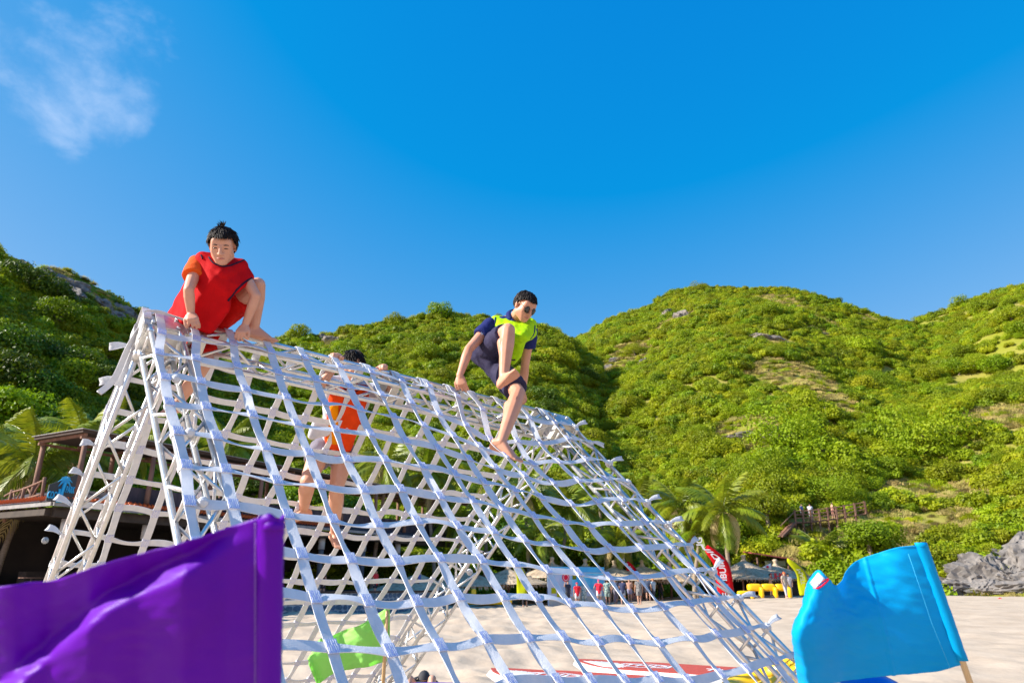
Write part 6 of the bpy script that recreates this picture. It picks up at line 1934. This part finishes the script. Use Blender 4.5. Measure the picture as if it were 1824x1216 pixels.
vest = fl.build('orange_vest', M['orange_vest'], girl, .009, 4, (.006, 12, (1, 1, .5)))
BG = onto(vest)
o_ = decal('amber_panel', [(588, 722), (603, 718), (602, 792), (582, 790)], BG, M['amber'], vest, 8, .004)
line_on('piping', [(578, 730), (575, 760), (569, 798)], BG, .005, M['piping'], vest, .003)
line_on('piping', [(569, 800), (590, 803), (612, 798)], BG, .005, M['piping'], vest, .003)
line_on('piping', [(610, 688), (618, 694), (630, 697), (640, 694)], BG, .005, M['piping'], vest, .003)
fl = Flesh()
fl.hull([(hipR, .10), (hipL, .10), (pel, .115)])
for a, b in ((hipR, knR), (hipL, knL)): fl.disk_hull([(a, b - a, .098), (a.lerp(b, .42), b - a, .098)])
fl.build('shorts', M['gray_short'], girl, .009, 4, (.006, 12, (1, 1, .6)))
for nm, (A_, B_, C_) in dict(boyarm=(PB(0,0,0), 0, 0)).items(): pass
# ================= people farther off =================
FARM = {}
def fmat(c):
    key = tuple(round(x, 3) for x in c)
    if key not in FARM: FARM[key] = mat('cloth_%d' % len(FARM), c, tuple(x * .75 for x in c), scale=9, rough=.8)
    return FARM[key]
def floral(c1, c2, n):
    return mat('floral_cloth_%d' % n, c1, c2, scale=13, rough=.8, detail=2)
FLO = [floral((.62, .66, .64), (.03, .22, .26), 1), floral((.02, .09, .12), (.40, .50, .42), 2), floral((.30, .29, .27), (.12, .12, .13), 3)]
def figure(px, py_feet, t, H, label, top, bottom, hat=None, hair=True, face=0.0, sleeve=.55, legs=.5, arms='down', group=None, bare=False, feet_z=None, stride=.05, loc=None):
    """standing person; px, py at the feet; face: heading angle (0 = back to the camera)"""
    b = loc.copy() if loc is not None else at(px, py_feet, t)
    if loc is None: b.z = max(b.z if feet_z is None else feet_z, ground_h(b.x, b.y))
    r = thing('person', label, 'person', b, group)
    ca, sa = math.cos(face), math.sin(face)
    X = Vector((ca, -sa, 0)); Y = Vector((sa, ca, 0)); s = H / 1.7
    def p(x, y, z): return b + X * (x * s) + Y * (y * s) + Z_ * (z * s)
    fl = Flesh()
    hips = p(0, 0, .90); ch = p(0, .0, 1.25); nk = p(0, .01, 1.44); hd = p(0, .03, 1.58)
    fl.hull([(hd, (.075 * s, .09 * s, .105 * s))]); fl.hull([(p(0, .07, 1.50), .035 * s), (hd, .06 * s)]); fl.hull([(p(0, .11, 1.57), .014 * s), (p(0, .08, 1.60), .02 * s)]); fl.hull([(nk, .055 * s), (hd, .05 * s)])
    fl.hull([(p(-.17, 0, 1.38), .055 * s), (p(.17, 0, 1.38), .055 * s), (ch, .12 * s), (hips, .12 * s)])
    sg = []
    for sd in (-1, 1):
        hp = p(.09 * sd, 0, .88); kn = p(.10 * sd, .02 + stride * sd, .48); an = p(.10 * sd, stride * sd * 1.4, .08)
        limb(fl, hp, kn, an, (.085 * s, .055 * s, .036 * s)); fl.hull([(an, .036 * s), (p(.11 * sd, .15 + stride * sd * 1.4, .03), .03 * s), (p(.10 * sd, -.04 + stride * sd * 1.4, .03), .03 * s)])
        sh = p(.19 * sd, 0, 1.38)
        if arms == 'down': el, wr_ = p(.25 * sd, -.02, 1.10), p(.26 * sd, .06, .86)
        elif arms == 'front': el, wr_ = p(.26 * sd, .03, 1.10), p(.12 * sd, .22, 1.16)
        elif arms == 'out': el, wr_ = p(.36 * sd, .05, 1.20), p(.48 * sd, .18, 1.22)
        elif arms == 'hip': el, wr_ = p(.36 * sd, -.06, 1.16), p(.18 * sd, .06, 1.0)
        else:
            el, wr_ = (p(.34, .08, 1.30), p(.38, .22, 1.52)) if sd > 0 else (p(-.25, -.02, 1.10), p(-.22, .10, .88))
        limb(fl, sh, el, wr_, (.046 * s, .037 * s, .027 * s)); d = (wr_ - el).normalized()
        fl.hull([(wr_, .026 * s), (wr_ + d * .08 * s, .03 * s), (wr_ + d * .15 * s, .014 * s)])
        sg.append((sh, el, hp, kn))
    fl.build('body', M['skin_far'], r, .018, 2)
    if not bare:
        fl = Flesh(); fl.hull([(p(-.17, 0, 1.38), .075 * s), (p(.17, 0, 1.38), .075 * s), (ch, .145 * s), (p(0, 0, .86), .15 * s), (nk - Z_ * .03, .06 * s)])
        for sh, el, hp, kn in sg: fl.disk_hull([(sh, el - sh, .068 * s), (sh.lerp(el, sleeve), el - sh, .07 * s)])
        fl.build('shirt', top if not isinstance(top, tuple) else fmat(top), r, .018, 2, (.008, 9, (1, 1, .6)))
    fl = Flesh(); fl.hull([(p(-.08, 0, .90), .115 * s), (p(.08, 0, .90), .115 * s)])
    for sh, el, hp, kn in sg:
        if legs <= 1: fl.disk_hull([(hp, kn - hp, .105 * s), (hp.lerp(kn, legs * 1.4 if legs < .7 else legs), kn - hp, .095 * s)])
        else:
            an = kn + (kn - hp) * .86; fl.disk_hull([(hp, kn - hp, .105 * s), (kn, kn - hp, .075 * s)]); fl.disk_hull([(kn, an - kn, .075 * s), (an, an - kn, .065 * s)])
    fl.build('trousers' if legs > 1 else 'shorts', bottom if not isinstance(bottom, tuple) else fmat(bottom), r, .018, 2, (.006, 9, (1, 1, .6)))
    if hat:
        mb = MB(); rows = []
        for th, rr_ in ((0.02, 1), (.5, 1), (1.0, 1), (1.5, 1.02)):
            rows.append([hd + Z_ * (.02 * s) + (X * (math.cos(a) * .088 * s) + Y * (math.sin(a) * .102 * s)) * math.sin(th) * rr_ + Z_ * (math.cos(th) * .105 * s) for a in [2 * math.pi * n / 16 for n in range(16)]])
        mb.grid(rows, 0, True); h_ = mb.build('cap', fmat(hat), r, True)
        mb = MB(); rows = [[hd + Z_ * (.03 - .012 * f) * s + X * (math.cos(a) * (.086 + .01 * f) * s) + Y * ((math.sin(a) * .10 + .085 * f * math.sin(a)) * s) for a in [math.pi * n / 8 for n in range(9)]] for f in (0, .5, 1)]
        mb.grid(rows); o_ = mb.build('cap_peak', fmat(hat), h_, True); md = o_.modifiers.new('thickness', 'SOLIDIFY'); md.thickness = .006
    else:
        mb = MB(); rows = []
        for th in (.02, .4, .8, 1.2, 1.6):
            rows.append([hd + Z_ * (.012 * s) + X * (math.cos(a) * .083 * s * math.sin(th)) + Y * ((math.sin(a) * .098 * math.sin(th) - .012) * s) + Z_ * ((math.cos(th) * .108 - (.05 if (math.sin(a) < 0 and th > 1.3) else 0)) * s) for a in [2 * math.pi * n / 16 for n in range(16)]])
        mb.grid(rows, 0, True); mb.build('hair', M['hair'], r, True)
    return r
CG = 'people gathered on the beach'
figure(1012, 1081, 46.5, 1.68, 'person in black holding up a stick before the blue backdrop', (.02, .025, .05), (.02, .022, .03), face=2.6, arms='one', legs=1.2, group=CG)
figure(1029, 1081, 47, 1.62, 'person in red top, red cap and white shorts far left in the crowd', (.72, .01, .03), (.72, .70, .70), (.75, .02, .06), face=-.2, group=CG)
figure(1041, 1082, 48, 1.66, 'person in a pale floral shirt and matching trousers left in the crowd', FLO[0], FLO[0], None, face=.2, legs=1.2, group=CG, arms='hip')
figure(1054, 1082, 49, 1.66, 'person in orange vest and orange cap with pale shorts in the crowd', (.85, .22, .02), (.70, .66, .66), (.85, .16, .02), face=.1, group=CG)
figure(1068, 1083, 47.5, 1.68, 'person in pink and red shirt, pink cap and white shorts, back turned', (.74, .015, .05), (.74, .72, .72), (.80, .04, .22), face=0, group=CG, arms='hip')
figure(1083, 1083, 48, 1.70, 'person in a dark teal leaf pattern shirt and shorts in the middle of the crowd', FLO[1], FLO[1], None, face=.3, legs=.9, group=CG)
figure(1098, 1084, 48.5, 1.72, 'person in a grey shirt and long grey trousers in the crowd', (.14, .13, .17), (.20, .18, .23), None, face=-.3, legs=1.1, group=CG)
figure(1111, 1084, 48, 1.70, 'person in a navy shirt and grey shorts in the crowd', (.02, .03, .09), (.22, .26, .34), None, face=.4, group=CG, arms='front')
figure(1123, 1083, 49, 1.66, 'bare backed person in lilac shorts and an orange cap in the crowd', (.5, .3, .2), (.30, .28, .40), (.85, .2, .03), face=0, bare=True, group=CG, arms='front')
figure(1140, 1084, 47, 1.76, 'tall person in a grey patterned shirt and shorts at the right of the crowd', FLO[2], FLO[2], None, face=-.1, legs=.85, group=CG)
figure(1156, 1081, 51, 1.68, 'person in dark blue at the right edge of the crowd', (.03, .05, .10), (.03, .04, .07), None, face=.5, group=CG)
figure(1166, 1081, 51.5, 1.66, 'person in a pale blue shirt and orange cap behind the far leg', (.42, .55, .68), (.05, .06, .09), (.85, .25, .03), face=-.6, legs=1.1, group=CG)
for i, (px, t, tp, bt, ht, lb) in enumerate([(1021, 50, (.05, .07, .12), (.05, .05, .07), None, 'person in dark clothes half hidden left of the red capped one'), (1048, 51, (.60, .10, .03), (.4, .38, .36), None, 'person in a rust shirt partly hidden between the pale floral and orange ones'),
    (1076, 51, (.05, .20, .22), (.12, .14, .2), None, 'person in teal partly hidden right of the pink capped one'), (1091, 51, (.55, .52, .50), (.1, .1, .12), (.82, .2, .03), 'person in light grey with an orange cap, partly hidden in mid crowd'), (1104, 52, (.1, .06, .12), (.2, .18, .2), (.85, .22, .03), 'person in dark purple with an orange cap behind the navy shirt'),
    (1131, 52, (.66, .30, .08), (.25, .24, .25), None, 'person in an ochre shirt partly hidden behind the grey patterned one'), (1148, 53, (.04, .10, .16), (.3, .3, .36), None, 'person in petrol blue partly hidden right of the grey patterned one')]):
    figure(px, 1080, t, 1.66, lb, tp, bt, ht, face=-.4 + .25 * i, group=CG, arms=('down', 'hip', 'front')[i % 3])
figure(1178, 1079, 53, 1.6, 'person in black in the shade behind the far leg', (.02, .02, .025), (.02, .02, .03), None, face=.9, group=CG, legs=1.1)
figure(935, 1086, 44, 1.68, 'person in an orange shirt and black trousers beside the yellow feather banner', (.85, .10, .01), (.02, .02, .03), None, face=.2, legs=1.2, group=CG)
figure(1402, 1072, 48, 1.74, 'person with an orange cap and pale trousers right of the yellow barrier', (.42, .36, .30), (.52, .50, .56), (.85, .16, .03), face=2.7, legs=1.2, group=CG)
figure(1409, 1071, 49, 1.70, 'person in a white shirt standing close behind the one with an orange cap', (.74, .68, .68), (.55, .50, .52), None, face=3.4, legs=1.2, group=CG, arms='one')
figure(1376, 1068, 52, 1.68, 'bare chested person stepping with arms out before the beach bar', (.5, .3, .2), (.25, .18, .12), None, face=2.0, bare=True, arms='out', group=CG)
figure(1343, 1064, 55, 1.6, 'person in dark clothes at the counter of the beach bar', (.06, .06, .09), (.03, .03, .05), None, face=.7, group=CG)
figure(1358, 1063, 56, 1.6, 'person in a grey blue shirt inside the beach bar', (.20, .22, .32), (.03, .03, .05), None, face=3.6, group=CG)
figure(1436, 922, 90, 1.7, 'person in a blue shirt on the boardwalk, left of the pair', (.10, .16, .34), (.30, .32, .40), None, face=2.5, legs=1.1, group='walkers on the boardwalk', loc=wk[1] + Vector((-.6, -.2, 0)))
figure(1443, 922, 90, 1.7, 'person in white on the boardwalk, right of the pair', (.72, .70, .72), (.60, .58, .60), None, face=3.3, legs=1.1, group='walkers on the boardwalk', loc=wk[1] + Vector((.25, -.2, 0)))
figure(1480, 920, 92, 1.65, 'bare shouldered person alone on the boardwalk behind the railing', (.5, .3, .2), (.30, .12, .10), None, face=1.6, bare=True, group='walkers on the boardwalk', loc=wk[2] + Vector((.8, -.1, 0)))
for i, (px, py, t, tp, lb) in enumerate([(668, 1068, 40, (.72, .02, .03), 'person in a red shirt behind the terrace wall'), (1, 0, 0, None, None), (575, 1055, 37, (.10, .05, .04), 'person in dark brown in the shade of the terrace, left'), (745, 1066, 44, (.06, .12, .40), 'person in a blue shirt in the shade of the terrace, right')]):
    if tp: 
        b = at(px, 1046, t); b.z = 1.05 - .35
        figure(px, py, t, 1.6, lb, tp, (.03, .03, .04), None, face=2 + i, group='guests on the restaurant terrace', loc=b)
# seated person in a dark cap at the bottom edge
c = at(755, 1216, 10.0); g = sand_h(c.x, c.y); hz = at(755, 1207, 10.0).z
r = thing('person', 'seated person seen only by a dark grey cap at the bottom edge behind the net', 'person', (c.x, c.y, g))
s_ = (hz - g) / .80
fl = Flesh(); hd = Vector((c.x, c.y, hz - .02)); P_ch = Vector((c.x, c.y - .02, g + .42 * s_))
fl.hull([(hd, (.075, .09, .11))]); fl.hull([(hd - Z_ * .13, .05), (hd, .05)]); fl.hull([(P_ch + Vector((-.16, 0, .05)), .05), (P_ch + Vector((.16, 0, .05)), .05), (Vector((c.x, c.y, g + .12)), .13)])
for sd in (-1, 1):
    fl.hull([(Vector((c.x + .1 * sd, c.y, g + .10)), .08), (Vector((c.x + .16 * sd, c.y - .38, g + .32)), .06)]); fl.hull([(Vector((c.x + .16 * sd, c.y - .38, g + .32)), .055), (Vector((c.x + .16 * sd, c.y - .55, g + .05)), .04)])
    fl.hull([(P_ch + Vector((.19 * sd, 0, .04)), .045), (P_ch + Vector((.22 * sd, -.12, -.16)), .035)]); fl.hull([(P_ch + Vector((.22 * sd, -.12, -.16)), .035), (P_ch + Vector((.12 * sd, -.34, -.10)), .028)])
fl.build('body', M['skin_far'], r, .014, 3)
fl = Flesh(); fl.hull([(P_ch + Vector((-.16, 0, .05)), .07), (P_ch + Vector((.16, 0, .05)), .07), (Vector((c.x, c.y, g + .14)), .15)]); fl.build('shirt', fmat((.03, .035, .05)), r, .016, 3)
mb = MB(); rows = []
for th in (.02, .4, .8, 1.2, 1.65):
    rows.append([hd + Z_ * .01 + Vector((math.cos(a) * .092 * math.sin(th), math.sin(a) * .105 * math.sin(th), math.cos(th) * .115)) for a in [2 * math.pi * n / 18 for n in range(18)]])
mb.grid(rows, 0, True); h_ = mb.build('cap', fmat((.035, .035, .042)), r, True)
mb = MB(); rows = [[hd + Vector((-.085 - .09 * f, math.cos(a) * .075, .02 - .03 * f + .02 * math.sin(a))) for a in [math.pi * n / 8 for n in range(9)]] for f in (0, .5, 1)]
mb.grid(rows); o_ = mb.build('cap_peak', fmat((.035, .035, .042)), h_, True); md = o_.modifiers.new('thickness', 'SOLIDIFY'); md.thickness = .006
# children hang on their roots; print limb lengths while building is checked
